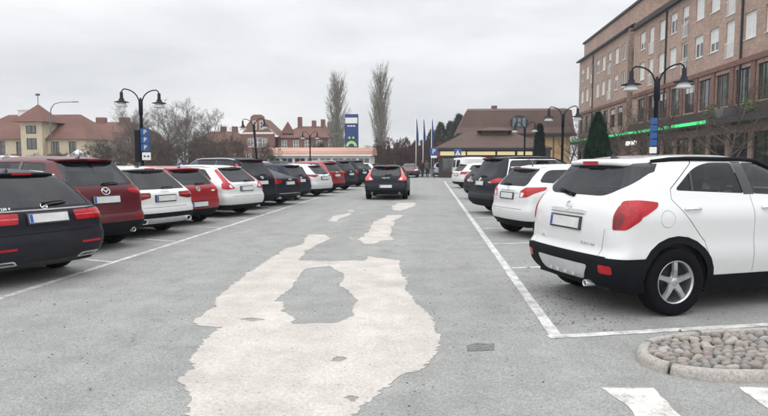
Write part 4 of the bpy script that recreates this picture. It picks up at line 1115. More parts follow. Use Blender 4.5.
LG, RG = 'cars parked in the row beside the brown trees', 'cars parked in the row beside the brick building'
HL, HR = 68, -69
import time
T0 = time.time()
def lcar(sp, loc, label, head=HL): return car(sp, loc, head, label, 'parked cars in two slanted rows')
lcar(MERC, (-5.80, 7.65), 'black estate car with chrome strip over its number plate and slim red lamps')
lcar(CX5, (-6.38, 10.3), 'dark wine red crossover with black lower bumper and red centre brake light')
lcar(ALLROAD, (-6.40, 12.5), 'white estate car with grey bumper and silver skid plate beside the wine red crossover')
lcar(GOLF, (-6.36, 14.6), 'bright red hatchback with low number plate between two white estate cars')
lcar(V60, (-6.10, 17.2), 'white estate car with tall red lamps climbing beside its rear window')
lcar(XC, (-6.3, 19.6), 'black tall car almost hidden behind the white estate with tall lamps')
lcar(A5, (-5.95, 21.6), 'dark navy saloon with long sloping rear window')
lcar(small('paint_blue'), (-5.9, 24.2), 'dark blue hatchback tucked behind the navy saloon')
lcar(AURIS, (-5.6, 27.2), 'white estate car with dark pointed lamps beside the dark blue hatchback')
lcar(suv('paint_red', [[(.5,.95),(.95,.95),(1.0,1.06),(.55,1.06)]], H=1.6, **LOW), (-5.5, 30.3), 'red crossover beside a white estate car with dark lamps')
lcar(suv('paint_graphite', [[(.5,.95),(.95,.95),(1.0,1.06),(.55,1.06)]], H=1.66, extra=[rails(.7,2.8,.62,'alloy',.04,.02)], **LOW), (-5.2, 33.4), 'dark grey crossover with pale roof rails beside the red crossover')
lcar(suv('paint_green', [[(.66, .80), (.90, .80), (.90, 1.02), (.70, 1.06)]], H=1.7, **LOW), (-5.0, 38.2), 'dark green off roader at the end of the row')
lcar(small('paint_white'), (-4.9, 42.5), 'white hatchback mostly hidden by the dark green off roader')
lcar(small('paint_silver'), (-4.9, 50), 'silver car beyond the dark green off roader')
car(V40, (-1.8, 25.2), 0, 'dark hatchback driving up the middle of the aisle', None, name='moving_car')
lcar(MOKKA, (2.16, 6.95), 'white crossover with black bumper and silver skid plate beside the cobbled island', HR)
lcar(YARIS, (2.12, 12.9), 'small white hatchback beside the large dark grey crossover', HR)
lcar(CRV, (2.33, 18.3), 'large dark grey crossover with chrome window surround', HR)
lcar(small('paint_graphite'), (2.4, 25.3), 'dark grey hatchback beyond the large dark grey crossover', HR)
lcar(small('paint_white', H=1.5), (2.3, 36.5), 'white hatchback in front of the white van', HR)
lcar(shape_spec(4.5, 1.84, 1.92, 2.75, .85, .32, 1.12, [(.68, .03), (.86, .03), (1.10, .04), (1.5, .07), (1.82, .12)], paint='paint_white', roofw=.86, beltw=.97, cuts=[van_cuts], extra=[plate(.75), handles((2.4,), 1.0)], **LOW), (2.6, 44.0), 'white panel van with windowless sides beyond the white hatchback', HR)
car(sedan('paint_maroon', **LOW), (-2.05, 63.2), 180, 'maroon saloon facing the aisle by the flagpoles', None)
car(small('paint_ice', H=1.5), (1.15, 63.0), 0, 'ice blue hatchback beside the person by the flagpoles', None)
for sp_, x_, y_, l_ in ((suv('paint_blue', [[(.5, .95), (.95, .95), (1.0, 1.06), (.55, 1.06)]], H=1.66, **LOW), -14.2, 40, 'dark blue car in the next row before the salmon kiosk'), (suv('paint_silver', [[(.5, .95), (.95, .95), (1.0, 1.06), (.55, 1.06)]], H=1.62, **LOW), -13.6, 45, 'silver car in the next row before the salmon kiosk'), (suv('paint_black', [[(.5, .95), (.95, .95), (1.0, 1.06), (.55, 1.06)]], H=1.64, **LOW), -13.2, 50, 'black car in the next row before the salmon kiosk')):
    car(sp_, (x_, y_), -112, l_, None)
car(shape_spec(5.2, 1.95, 2.3, 3.1, .95, .34, 1.2, [(.68, .03), (.86, .03), (1.10, .04), (1.5, .07), (2.2, .14)], paint='paint_white', roofw=.88, beltw=.97, cuts=[van_cuts], extra=[plate(.75)], **LOW), (-48.3, 66), 150, 'white van parked before the cream house', None)
print('cars', time.time() - T0)
# ---------------------------------------------------------------- buildings
def brick_mat(name, c1, c2, mortar, sc=1.0):
    m, b = newmat(name); v = b.coord()
    sp = b.n('ShaderNodeSeparateXYZ'); b.l(v, sp.inputs[0]); cx = b.n('ShaderNodeCombineXYZ'); ax_ = b.n('ShaderNodeMath', operation='ADD'); b.l(sp.outputs[0], ax_.inputs[0]); b.l(sp.outputs[1], ax_.inputs[1]); b.l(ax_.outputs[0], cx.inputs[0]); b.l(sp.outputs[2], cx.inputs[1])
    br = b.n('ShaderNodeTexBrick', {'Scale': 1.0 * sc, 'Mortar Size': .010, 'Brick Width': .25, 'Row Height': .075, 'Color1': (*c1, 1), 'Color2': (*c2, 1), 'Mortar': (*mortar, 1)}); b.l(cx.outputs[0], br.inputs['Vector'])
    n1 = b.noise(v, .25, 5); n2 = b.noise(v, 3.0, 6)
    k = b.n('ShaderNodeMapRange', {'From Min': .25, 'From Max': .75, 'To Min': .78, 'To Max': 1.2}); b.l(n1, k.inputs[0])
    k2 = b.n('ShaderNodeMapRange', {'From Min': .25, 'From Max': .75, 'To Min': .8, 'To Max': 1.2}); b.l(n2, k2.inputs[0])
    b.l(b.mix(1., b.mix(1., br.outputs[0], k.outputs[0], 'MULTIPLY'), k2.outputs[0], 'MULTIPLY'), b.p.inputs['Base Color']); b.p.inputs['Roughness'].default_value = .9
def tile_mat(name, c, c2, pitch=.30):
    m, b = newmat(name); v = b.coord()
    sp = b.n('ShaderNodeSeparateXYZ'); b.l(v, sp.inputs[0])
    w1 = b.n('ShaderNodeTexWave', {'Scale': .314 / pitch * 1.0, 'Distortion': .4, 'Detail': 1}, wave_type='BANDS', bands_direction='Z', wave_profile='SAW'); b.l(v, w1.inputs['Vector'])
    n1 = b.noise(v, 2.2, 6, .7); n2 = b.noise(v, .35, 4)
    q = b.n('ShaderNodeMath', operation='MULTIPLY_ADD'); b.l(n2, q.inputs[0]); q.inputs[1].default_value = .6; 
    q2 = b.n('ShaderNodeMath', operation='MULTIPLY'); b.l(n1, q2.inputs[0]); q2.inputs[1].default_value = .4; b.l(q2.outputs[0], q.inputs[2])
    r = b.n('ShaderNodeMapRange', {'From Min': .3, 'From Max': .7}); b.l(q.outputs[0], r.inputs[0])
    col = b.mix(r.outputs[0], c, c2)
    k = b.n('ShaderNodeMapRange', {'To Min': .72, 'To Max': 1.12}); b.l(w1.outputs[0], k.inputs[0])
    b.l(b.mix(1., col, k.outputs[0], 'MULTIPLY'), b.p.inputs['Base Color']); b.p.inputs['Roughness'].default_value = .85
    b.bump(w1.outputs[0], .5, .03)
brick_mat('brick_tan', (.295, .182, .140), (.405, .278, .220), (.35, .295, .255)); brick_mat('brick_red', (.17, .058, .042), (.22, .085, .06), (.20, .15, .13)); brick_mat('brick_pier', (.16, .066, .048), (.21, .095, .07), (.16, .12, .10))
tile_mat('tile_red', (.10, .042, .032), (.18, .080, .058)); tile_mat('tile_brown', (.060, .036, .030), (.115, .070, .055)); tile_mat('tile_salmon', (.44, .25, .19), (.52, .32, .25)); tile_mat('tile_dark', (.055, .05, .05), (.08, .07, .068))
mat('render_cream', (.52, .45, .33), .9, var=.12, scale=2); mat('render_tan', (.62, .41, .23), .9, var=.10, scale=1.5); mat('render_white', (.66, .66, .64), .85, var=.1, scale=2); mat('render_grey', (.30, .30, .30), .85)
mat('white_wood', (.72, .72, .70), .5, var=.06); mat('dark_wood', (.045, .030, .024), .7); mat('blind', (.62, .63, .62), .6, var=.12, scale=3); mat('eave_dark', (.022, .024, .030), .6); mat('zinc', (.16, .17, .18), .45, .4)
def pane_mat(name, tint, rough=.06, spec=.9):
    m, b = newmat(name); v = b.coord()
    b.l(b.ramp(b.noise(v, .9, 3), [(.35, tuple(x * .5 for x in tint)), (.65, tint)]), b.p.inputs['Base Color']); b.p.inputs['Roughness'].default_value = rough; b.p.inputs['Specular IOR Level'].default_value = spec; b.p.inputs['IOR'].default_value = 1.6
pane_mat('pane_dark', (.035, .042, .045)); pane_mat('pane_mid', (.10, .11, .11)); pane_mat('pane_green', (.03, .06, .045)); pane_mat('pane_blue', (.06, .10, .13)); mat('teal_wood', (.03, .055, .07), .6)
def glow(name, col, s, base_=None):
    m, b = newmat(name); b.p.inputs['Base Color'].default_value = (*(base_ or col), 1); b.p.inputs['Emission Color'].default_value = (*col, 1); b.p.inputs['Emission Strength'].default_value = s
    b.p.inputs['Roughness'].default_value = .4
glow('lit_green', (.05, .75, .22), .7); glow('lit_yellow', (.95, .80, .42), .5, (.5, .42, .25)); glow('lit_warm', (.9, .55, .2), .45); glow('lit_white', (.9, .92, .85), .55)
mat('sign_blue', (.012, .075, .25), .4, var=.04); mat('sign_deep', (.008, .035, .17), .4, var=.06); mat('sign_white', (.75, .75, .73), .4, var=.04); mat('sign_green', (.42, .68, .12), .4, var=.04); mat('sign_red', (.5, .02, .02), .4); mat('leaf_green', (.10, .22, .05), .8, var=.4, scale=20)
mat('lamp_iron', (.006, .008, .015), .55, var=.15, spec=.2); mat('frosted', (.62, .63, .63), .25, coat=.5, var=.05); mat('pole_white', (.62, .63, .64), .4)

def wallm(W, H, rects, depth=.16, z0=0.0):
    """wall skin in its own plane (x along, z up, outside towards -y) with real openings and reveals"""
    b = bmesh.new()
    xs = sorted({0.0, W} | {r[0] for r in rects} | {r[1] for r in rects}); zs = sorted({z0, H} | {r[2] for r in rects} | {r[3] for r in rects})
    vt = {}
    def V(x, z):
        if (x, z) not in vt: vt[(x, z)] = b.verts.new((x, 0, z))
        return vt[(x, z)]
    for x0, x1 in zip(xs, xs[1:]):
        for q0, q1 in zip(zs, zs[1:]):
            cx, cz = (x0 + x1) / 2, (q0 + q1) / 2
            if any(r[0] < cx < r[1] and r[2] < cz < r[3] for r in rects): continue
            b.faces.new((V(x0, q0), V(x1, q0), V(x1, q1), V(x0, q1)))
    for r in rects:
        p = [(r[0], r[2]), (r[1], r[2]), (r[1], r[3]), (r[0], r[3])]
        for i in range(4):
            (xa, za), (xb, zb_) = p[i], p[(i + 1) % 4]
            b.faces.new([b.verts.new(q) for q in ((xb, 0, zb_), (xa, 0, za), (xa, depth, za), (xb, depth, zb_))])
    bmesh.ops.recalc_face_normals(b, faces=b.faces[:]) if False else None
    return b
WIN = {}
def window(parent, x0, x1, z0, z1, depth=.10, cols=2, rows=1, frame='white_wood', pane='pane_mid', fw=.06, sill=None, y=0.0, name='window', blind=0):
    w_, h_ = round(x1 - x0, 3), round(z1 - z0, 3); key = (w_, h_, cols, rows, frame, fw)
    if key not in WIN:
        b = bmesh.new()
        box(b, 0, fw, 0, .06, 0, h_); box(b, w_ - fw, w_, 0, .06, 0, h_); box(b, fw, w_ - fw, 0, .058, 0, fw); box(b, fw, w_ - fw, 0, .058, h_ - fw, h_)
        for i in range(1, cols): x = w_ * i / cols; box(b, x - fw * .4, x + fw * .4, .004, .055, fw, h_ - fw)
        for i in range(1, rows): z = h_ * i / rows; box(b, fw, w_ - fw, .006, .053, z - fw * .3, z + fw * .3)
        f = bpy.data.meshes.new('window'); b.to_mesh(f); b.free(); f.materials.append(M[frame]); WIN[key] = f
    o = ob(name, WIN[key], parent); o.location = (x0, y + depth, z0)
    k2 = (w_, h_, pane, blind)
    if k2 not in WIN:
        b = bmesh.new(); box(b, fw * .5, w_ - fw * .5, .030, .040, fw * .5, h_ - fw * .5); f = bpy.data.meshes.new('pane'); b.to_mesh(f); b.free(); f.materials.append(M[pane]); WIN[k2] = f
    ob('pane', WIN[k2], o)
    if blind:
        k4 = (w_, h_, 'bl', blind)
        if k4 not in WIN:
            b = bmesh.new(); box(b, fw, w_ - fw, .022, .027, h_ * (1 - blind), h_ - fw); f = bpy.data.meshes.new('blind'); b.to_mesh(f); b.free(); f.materials.append(M['blind']); WIN[k4] = f
        ob('blind', WIN[k4], o)
    if sill:
        k3 = (w_, 'sill', sill)
        if k3 not in WIN:
            b = bmesh.new(); box(b, -.05, w_ + .05, -depth - .05, .0, -.05, -.005); f = bpy.data.meshes.new('sill'); b.to_mesh(f); b.free(); f.materials.append(M[sill]); WIN[k3] = f
        ob('sill', WIN[k3], o)
    return o
def pyramid(b, x0, x1, y0, y1, z0, z1, rx=0.0, ry=0.0, ov=0.0):
    """hipped roof with a ridge along x of half length rx, or along y of ry"""
    x0 -= ov; x1 += ov; y0 -= ov; y1 += ov; cx, cy = (x0 + x1) / 2, (y0 + y1) / 2
    lo = [b.verts.new(p) for p in ((x0, y0, z0), (x1, y0, z0), (x1, y1, z0), (x0, y1, z0))]
    if rx or ry:
        a = b.verts.new((cx - rx, cy - ry, z1)); c = b.verts.new((cx + rx, cy + ry, z1))
        fs = [(lo[0], lo[1], c, a), (lo[1], lo[2], c), (lo[2], lo[3], a, c), (lo[3], lo[0], a)] if rx else [(lo[0], lo[1], a), (lo[1], lo[2], c, a), (lo[2], lo[3], c), (lo[3], lo[0], a, c)]
    else:
        a = b.verts.new((cx, cy, z1)); fs = [(lo[0], lo[1], a), (lo[1], lo[2], a), (lo[2], lo[3], a), (lo[3], lo[0], a)]
    for f in fs: b.faces.new(f)
    b.faces.new(list(reversed(lo)))

# --- brick block on the right: flat front parallel to the aisle, facing it
def brick_block():
    root = empty('brick_building', (20.6, 86.2, 0), R(-90)); tag(root, 'long tan brick building with green canopy and shops on its ground floor', 'building')
    LN = 64.0
    # main front starts after the recess at u = 22.4; left wing u 0..20.6
    small_w, tall_w = 1.45, 1.2
    ups = []
    def upper(u0, u1, first):
        r = []; u = u0; k = first
        while u + 1.6 < u1:
            if k % 3 == 2: r += [(u, u + tall_w, 8.75, 11.25, 't'), (u, u + tall_w, 11.65, 14.15, 't')]
            else: r += [(u, u + small_w, 9.55, 11.25, 's'), (u, u + small_w, 12.45, 14.15, 's')]
            u += 2.5; k += 1
        return r
    wa = upper(1.0, 20.2, 0); wb_ = upper(24.2, LN, 1)
    big = []; u = 24.0
    while u + 2.2 < LN: big.append((u, u + 2.1, 5.45, 7.75)); u += 2.75
    bigl = []; u = 1.0
    while u + 2.2 < 20.3: bigl.append((u, u + 1.9, 5.45, 7.6)); u += 2.75
    shop = []; u = .8
    while u + 3 < LN:
        if not (19.0 < u + 1 < 23): shop.append((u, u + 2.45, .25, 3.5))
        u += 3.0
    rl = [q[:4] for q in wa] + bigl + [s for s in shop if s[1] < 20.6]
    rm = [(q[0] - 22.4, q[1] - 22.4, q[2], q[3]) for q in [w_[:4] for w_ in wb_] + big + [s for s in shop if s[0] > 22.4]]
    wl = ob('wall', wallm(20.6, 15.5, rl), root, 'brick_tan')
    wm = ob('wall', wallm(LN - 22.4, 15.0, rm), root, 'brick_tan'); wm.location = (22.4, 0, 0)
    b = bmesh.new()   # recess between the wings, gable end, back
    for (xa, ya, xb, yb, h0, h1) in ((20.6, 0, 20.6, 1.8, 0, 15.5), (20.6, 1.8, 22.4, 1.8, 0, 15.5), (22.4, 1.8, 22.4, 0, 0, 15.0), (LN, 0, LN, 12, 0, 15.0), (LN, 12, 0, 12, 0, 15.0), (0, 12, 0, 0, 0, 15.5)):
        b.faces.new([b.verts.new(q) for q in ((xa, ya, h0), (xb, yb, h0), (xb, yb, h1), (xa, ya, h1))])
    ob('wall', b, root, 'brick_tan')
    for i, z in enumerate((9.2, 12.1)):
        b = bmesh.new(); box(b, 20.7, 22.3, .5, 1.7, z - .12, z); box(b, 20.7, 22.3, .45, .5, z, z + 1.0); ob('balcony', b, root, 'eave_dark')
    # roofs
    b = bmesh.new()
    for (x0, x1, y0, z0, y1, z1) in ((23.9, LN + .3, -.42, 14.95, 6, 16.6),):
        for s_ in (0, 1):
            ya, yb = (y0, y1) if not s_ else (12.4, y1)
            za = z0
            v = [b.verts.new(q) for q in ((x0, ya, za), (x1, ya, za), (x1, yb, z1), (x0, yb, z1), (x0, ya, za + .25), (x1, ya, za + .25), (x1, yb, z1 + .25), (x0, yb, z1 + .25))]
            for q in ((0, 1, 2, 3), (4, 5, 6, 7), (0, 1, 5, 4), (1, 2, 6, 5), (3, 0, 4, 7)): b.faces.new([v[i] for i in q])
    bmesh.ops.recalc_face_normals(b, faces=b.faces[:]); ob('roof', b, root, 'tile_brown')
    for x0, x1, z in ((-.42, 20.62, 15.2), (22.38, LN + .2, 14.72)):
        b = bmesh.new(); box(b, x0, x1, -.40, -.02, z + .06, z + .22); ob('cornice', b, root, 'eave_dark')
    at_ = ob('attic', boxm(.05, 23.8, .55, 11.5, 15.0, 17.75), root, 'brick_tan'); ob('coping', boxm(-.15, 24.0, .35, 11.7, 17.75, 17.98), at_, 'eave_dark')
    b = bmesh.new(); v = [b.verts.new(q) for q in ((-.4, -.42, 15.42), (20.9, -.42, 15.42), (20.9, .54, 16.0), (-.4, .54, 16.0))]; b.faces.new(v); ob('roof', b, root, 'tile_dark')
    random.seed(3)
    for q in wa + wb_:
        window(root, q[0], q[1], q[2], q[3], .10, 2 if q[4] == 's' else 1, 1 if q[4] == 's' else 2, 'white_wood', random.choice(('pane_mid', 'pane_dark', 'pane_mid')), .12, 'white_wood' if q[4] == 's' else None, blind=random.choice((0, .35, .6, .96, .96)))
        if q[4] == 't':
            b = bmesh.new(); w_ = q[1] - q[0]
            for k in range(8): x = q[0] + w_ * (k + .5) / 8; box(b, x - .012, x + .012, -.05, -.03, q[2] + .05, q[2] + 1.0)
            box(b, q[0] - .03, q[1] + .03, -.055, -.025, q[2] + 1.0, q[2] + 1.05); box(b, q[0] - .03, q[1] + .03, -.055, -.025, q[2], q[2] + .05)
            ob('balcony_rail', b, root, 'white_wood')
    for q in big + bigl: window(root, q[0], q[1], q[2], q[3], .12, 3, 1, 'dark_wood', random.choice(('pane_green', 'pane_dark', 'pane_mid')), .08, None, blind=random.choice((0, 0, .3)))
    for i, q in enumerate(shop): window(root, q[0], q[1], q[2], q[3], .14, 2, 1, 'eave_dark', random.choice(('pane_dark', 'pane_mid', 'pane_dark', 'pane_green')), .07, None, name='shop_window')
    # red piers and belt of the first floor
    for i, q in enumerate(big):
        x = q[1] + .325; ob('pier', boxm(x - .26, x + .26, -.10, -.003, 4.75, 8.0), root, 'brick_pier')
    for x0, x1, z in ((.02, 20.5, 7.95), (22.42, LN, 8.02)): ob('string_course', boxm(x0, x1, -.16, -.004, z, z + .35), root, 'brick_pier')
    for u in (7.2, 31.0, 44.0): ob('downpipe', boxm(u - .06, u + .06, -.14, -.02, 4.9, 15.0), root, 'eave_dark')
    # canopy with lit green edge
    ob('canopy', boxm(-2, LN, -1.9, -.02, 4.02, 4.45), root, 'eave_dark'); ob('light_strip', boxm(-2, 43.5, -1.97, -1.9, 4.16, 4.38), root, 'lit_green')
    ob('canopy_band', boxm(22.5, LN, -.35, -.02, 4.45, 5.3), root, 'dark_wood')
    for u0, u1, z0, z1, m in ((17.2, 18.6, 4.5, 5.3, 'lit_green'), (27.0, 30.0, 3.1, 3.5, 'lit_white')): ob('shop_sign', boxm(u0, u1, -2.0, -1.92, z0, z1, .03), root, m)
    for u, m in ((34.2, 'lit_yellow'), (41.0, 'lit_warm'), (37.2, 'lit_white'), (31.2, 'lit_warm'), (28.1, 'lit_white'), (25.2, 'lit_yellow'), (10.3, 'lit_white'), (46.4, 'lit_white')): ob('shop_display', boxm(u, u + 1.2, .20, .24, .9, 2.4), root, m)
    for u in (43.0, 47.6):
        pb = bmesh.new()
        for k in range(260):
            d = Vector((random.gauss(0, 1), random.gauss(0, 1), random.gauss(0, 1))).normalized() * .55 * random.random() ** .4; leaf(pb, Vector((u, -1.2, 5.05)) + d, .12)
        pt = bmesh.new(); lathe(pt, [(.22, 4.45), (.30, 4.75)], 10, 'z', True, origin=(u, -1.2, 0))
        pl_ = ob('planter', pt, root, 'dark_wood'); ob('foliage', pb, pl_, 'leaf_green')['kind'] = 'stuff'
    ob('vent_box', boxm(44.3, 45.4, -1.7, -.9, 4.46, 5.0, .03), root, 'zinc')
def leaf(b, p, s, rot=None):
    q = rot or Matrix.Rotation(random.random() * 6.28, 3, 'Z') @ Matrix.Rotation(random.uniform(-1.2, 1.2), 3, 'X')
    v = [b.verts.new(p + q @ Vector(u)) for u in ((-s * .5, 0, 0), (0, -s * .35, 0), (s * .5, 0, 0), (0, s * .35, 0))]
    b.faces.new(v)
brick_block()

# --- tan hall with brown mansard roof beyond the lot, facing the camera
def tan_hall():
    root = empty('tan_hall', (4.0, 75, 0)); tag(root, 'tan rendered hall with tall brown mansard roof and arched blue dormer', 'building')
    W_, H_, D_ = 13.0, 5.3, 11.0
    rc = [(1.2, 2.3, 1.2, 3.4), (3.4, 4.5, 1.2, 3.4), (5.6, 6.7, 1.2, 3.4), (9.6, 10.7, 1.0, 3.4)]
    ob('wall', wallm(W_, H_, rc), root, 'render_tan')
    b = bmesh.new()
    for (xa, ya, xb, yb) in ((W_, 0, W_, D_), (W_, D_, 0, D_), (0, D_, 0, 0)): b.faces.new([b.verts.new(q) for q in ((xa, ya, 0), (xb, yb, 0), (xb, yb, H_), (xa, ya, H_))])
    b.faces.new([b.verts.new(q) for q in ((W_, 0, H_), (W_, D_, H_), (W_, 6.8, 8.1), (W_, 4.0, 8.1))]); ob('wall', b, root, 'render_tan')
    for q in rc: window(root, *q, .1, 2, 2, 'dark_wood', 'pane_mid', .07, 'white_wood')
    b = bmesh.new()
    P = [(-.7, H_ - .25), (.35, H_ + .55), (1.7, 8.0), (5.5, 8.55), (9.4, 8.0), (10.7, H_ + .55), (D_ + .7, H_ - .25)]
    hl = [.0, .25, 1.3, 1.6, 1.3, .25, 0]; rows = []
    for x, s in ((-.7, 1), (W_ + .5, 0)):
        rows.append([b.verts.new((x + (hl[i] * s), y, z)) for i, (y, z) in enumerate(P)])
    for i in range(6): b.faces.new((rows[0][i], rows[1][i], rows[1][i + 1], rows[0][i + 1]))
    b.faces.new(list(reversed(rows[0]))); b.faces.new(rows[1]); bmesh.ops.recalc_face_normals(b, faces=b.faces[:])
    rf = ob('roof', b, root, 'tile_brown')
    ob('eave', boxm(-.8, W_ + .6, -.85, -.02, H_ - .62, H_ - .26), root, 'eave_dark'); ob('chimney', boxm(4.0, 4.7, 5, 5.8, 8.3, 8.9), rf, 'brick_pier')
    b = bmesh.new(); prof = [(math.cos(R(a)) * 1.05, max(0, math.sin(R(a))) * .72) for a in range(0, 181, 15)]
    for (o1, y0) in ((6.9, .35),):
        fr = [b.verts.new((o1 + x, y0, 6.55 + z)) for x, z in prof]; bk = [b.verts.new((o1 + x, 3.4, 6.55 + z)) for x, z in prof]
        for i in range(len(prof) - 1): b.faces.new((fr[i], fr[i + 1], bk[i + 1], bk[i]))
        b.faces.new(fr)
    box(b, 6.9 - 1.02, 6.9 + 1.02, .38, 3, 5.75, 6.56); bmesh.ops.recalc_face_normals(b, faces=b.faces[:]); d = ob('dormer', b, rf, 'eave_dark')
    for k in range(3):
        o = window(root, 6.05 + k * .58, 6.57 + k * .58, 5.85, 7.0, .20, 1, 2, 'teal_wood', 'pane_blue', .05, y=.09)
    ob('downpipe', boxm(10.95, 11.05, -.12, -.03, 0, H_ - .6), root, 'eave_dark')
tan_hall()
def pavilion():
    root = empty('market_pavilion', (6.1, 60, 0)); tag(root, 'low pavilion with stepped brown hipped roof and lit yellow fascia', 'pavilion')
    W_, D_ = 10.4, 7.0
    b = bmesh.new(); pyramid(b, -W_ / 2, W_ / 2, 0, D_, 2.95, 4.75, 2.2, 0, .45); rf = ob('roof', b, root, 'tile_brown')
    b = bmesh.new(); box(b, -.8, 1.9, 2.6, 4.4, 4.2, 4.75); pyramid(b, -.8, 1.9, 2.6, 4.4, 4.75, 5.15, .6, 0, .45); ob('roof_lantern', b, rf, 'tile_brown')
    ob('eave', boxm(-W_ / 2 - .5, W_ / 2 + .5, -.52, -.40, 2.72, 2.96), root, 'eave_dark')
    ob('lit_fascia', boxm(-W_ / 2 + .1, -W_ / 2 + 2.6, -.06, .02, 2.2, 2.60), root, 'lit_yellow')
    for x0, x1 in ((-2.45, .3), (.5, 2.2), (2.45, 3.9)): ob('lit_fascia', boxm(x0, x1, -.06, .02, 2.24, 2.58), root, 'lit_yellow')
    ob('fascia', boxm(-W_ / 2, W_ / 2, -.02, .04, 2.1, 2.7), root, 'dark_wood'); ob('sign_board', boxm(-W_ / 2 - .4, -W_ / 2 + .05, -.07, .01, 2.1, 2.6), root, 'sign_red')
    rc = [(i * 1.7 + .3, i * 1.7 + 1.7, .5, 1.95) for i in range(6)]
    w_ = ob('wall', wallm(W_, 2.95, rc), root, 'dark_wood'); w_.location = (-W_ / 2, .05, 0)
    for q in rc: window(w_, *q, .06, 2, 1, 'eave_dark', 'pane_mid', .05)
    b = bmesh.new()
    for (xa, ya, xb, yb) in ((W_ / 2, .05, W_ / 2, D_), (W_ / 2, D_, -W_ / 2, D_), (-W_ / 2, D_, -W_ / 2, .05)): b.faces.new([b.verts.new(q) for q in ((xa, ya, 0), (xb, yb, 0), (xb, yb, 2.95), (xa, ya, 2.95))])
    ob('wall', b, root, 'dark_wood')
pavilion()
# --- far left: cream house with turret
def turret_house():
    root = empty('cream_house', (-62, 75, 0)); tag(root, 'cream house with red tiled roof and pointed corner turret with weather vane', 'house')
    W_, D_ = 17.5, 10
    rc = [(2.5 + i * 2.6, 3.9 + i * 2.6, 2.6, 4.3) for i in range(2)] + [(8.0, 9.2, 2.5, 4.2), (13.0, 13.9, 2.4, 4.2), (15.2, 16.2, 2.4, 4.2)] + [(2.5 + i * 3, 4.0 + i * 3, .8, 2.1) for i in range(5)]
    ob('wall', wallm(W_, 4.6, rc), root, 'render_cream')
    for q in rc: window(root, *q, .1, 2, 2, 'dark_wood', 'pane_dark', .08, 'white_wood')
    b = bmesh.new()
    for (xa, ya, xb, yb) in ((W_, 0, W_, D_), (W_, D_, 0, D_), (0, D_, 0, 0)): b.faces.new([b.verts.new(q) for q in ((xa, ya, 0), (xb, yb, 0), (xb, yb, 4.6), (xa, ya, 4.6))])
    ob('wall', b, root, 'render_cream')
    b = bmesh.new(); pyramid(b, 0, W_, 0, D_, 4.5, 8.1, 5.2, 0, .5); rf = ob('roof', b, root, 'tile_red')
    b = bmesh.new(); box(b, 5.6, 7.3, 4, 5, 7, 8.6); box(b, 5.5, 7.4, 3.9, 5.1, 8.6, 8.75); ob('chimney', b, rf, 'render_white')
    # turret
    ob('turret', boxm(9.4, 12.3, -1.0, 2.2, 0, 6.75), root, 'render_cream')
    for z0, z1 in ((3.2, 4.6), (5.2, 6.2)): window(root, 10.2, 11.5, z0, z1, -1.06, 2, 1, 'dark_wood', 'pane_dark', .08)
    b = bmesh.new(); pyramid(b, 9.4, 12.3, -1.0, 2.2, 6.7, 9.1, 0, 0, .75); t = ob('turret_roof', b, root, 'tile_red')
    b = bmesh.new(); tube(b, [(10.85, .6, 9.0), (10.85, .6, 10.4)], .04, 6); box(b, 10.55, 11.15, .585, .615, 10.2, 10.45); ob('weather_vane', b, t, 'eave_dark')
    for x0, x1 in ((1.6, 6.4), (7.4, 9.3), (12.5, 16.6)):
        b = bmesh.new(); v = [b.verts.new(q) for q in ((x0, -1.6, 2.05), (x1, -1.6, 2.05), (x1, -.02, 2.6), (x0, -.02, 2.6), (x0, -1.6, 1.95), (x1, -1.6, 1.95))]
        b.faces.new(v[:4]); b.faces.new((v[4], v[5], v[1], v[0])); ob('awning', b, root, 'tile_red')
turret_house()
def gambrel_house():
    root = empty('gambrel_house', (-64, 96, 0)); tag(root, 'house with large red gambrel roof and two chimneys behind bare trees', 'house')
    W_, D_ = 16.5, 11
    rc = [(1.5 + i * 2.6, 2.7 + i * 2.6, 1.2, 3.0) for i in range(6)]
    ob('wall', wallm(W_, 3.7, rc), root, 'render_tan')
    for q in rc: window(root, *q, .1, 2, 2, 'white_wood', 'pane_dark', .08, 'white_wood')
    b = bmesh.new(); P = [(-.5, 3.5), (1.6, 6.6), (5.5, 8.5), (9.4, 6.6), (D_ + .5, 3.5)]; rows = []
    hip = [0, 1.5, 4.2, 1.5, 0]
    for s, x in ((1, -.4), (-1, W_ + .4)): rows.append([b.verts.new((x + s * hip[i], y, z)) for i, (y, z) in enumerate(P)])
    for i in range(4): b.faces.new((rows[0][i], rows[1][i], rows[1][i + 1], rows[0][i + 1]))
    b.faces.new(rows[0]); b.faces.new(rows[1])
    for (xa, ya, xb, yb) in ((W_, 0, W_, D_), (W_, D_, 0, D_), (0, D_, 0, 0)): pass
    bmesh.ops.recalc_face_normals(b, faces=b.faces[:]); rf = ob('roof', b, root, 'tile_red')
    b = bmesh.new()
    for (xa, ya, xb, yb) in ((W_, 0, W_, D_), (W_, D_, 0, D_), (0, D_, 0, 0)): b.faces.new([b.verts.new(q) for q in ((xa, ya, 0), (xb, yb, 0), (xb, yb, 3.7), (xa, ya, 3.7))])
    ob('wall', b, root, 'render_tan')
    for x in (6.0, 10.2): ob('chimney', boxm(x, x + 1.6, 5, 6, 7.6, 9.3, .05), rf, 'brick_red')
    for x in (11.4, 14.0):
        d = ob('dormer', boxm(x - .8, x + .8, .4, 2.5, 4.6, 6.0, .25, 3), rf, 'tile_red')
        window(root, x - .5, x + .5, 4.8, 5.7, .34, 2, 1, 'white_wood', 'pane_dark', .07)
gambrel_house()
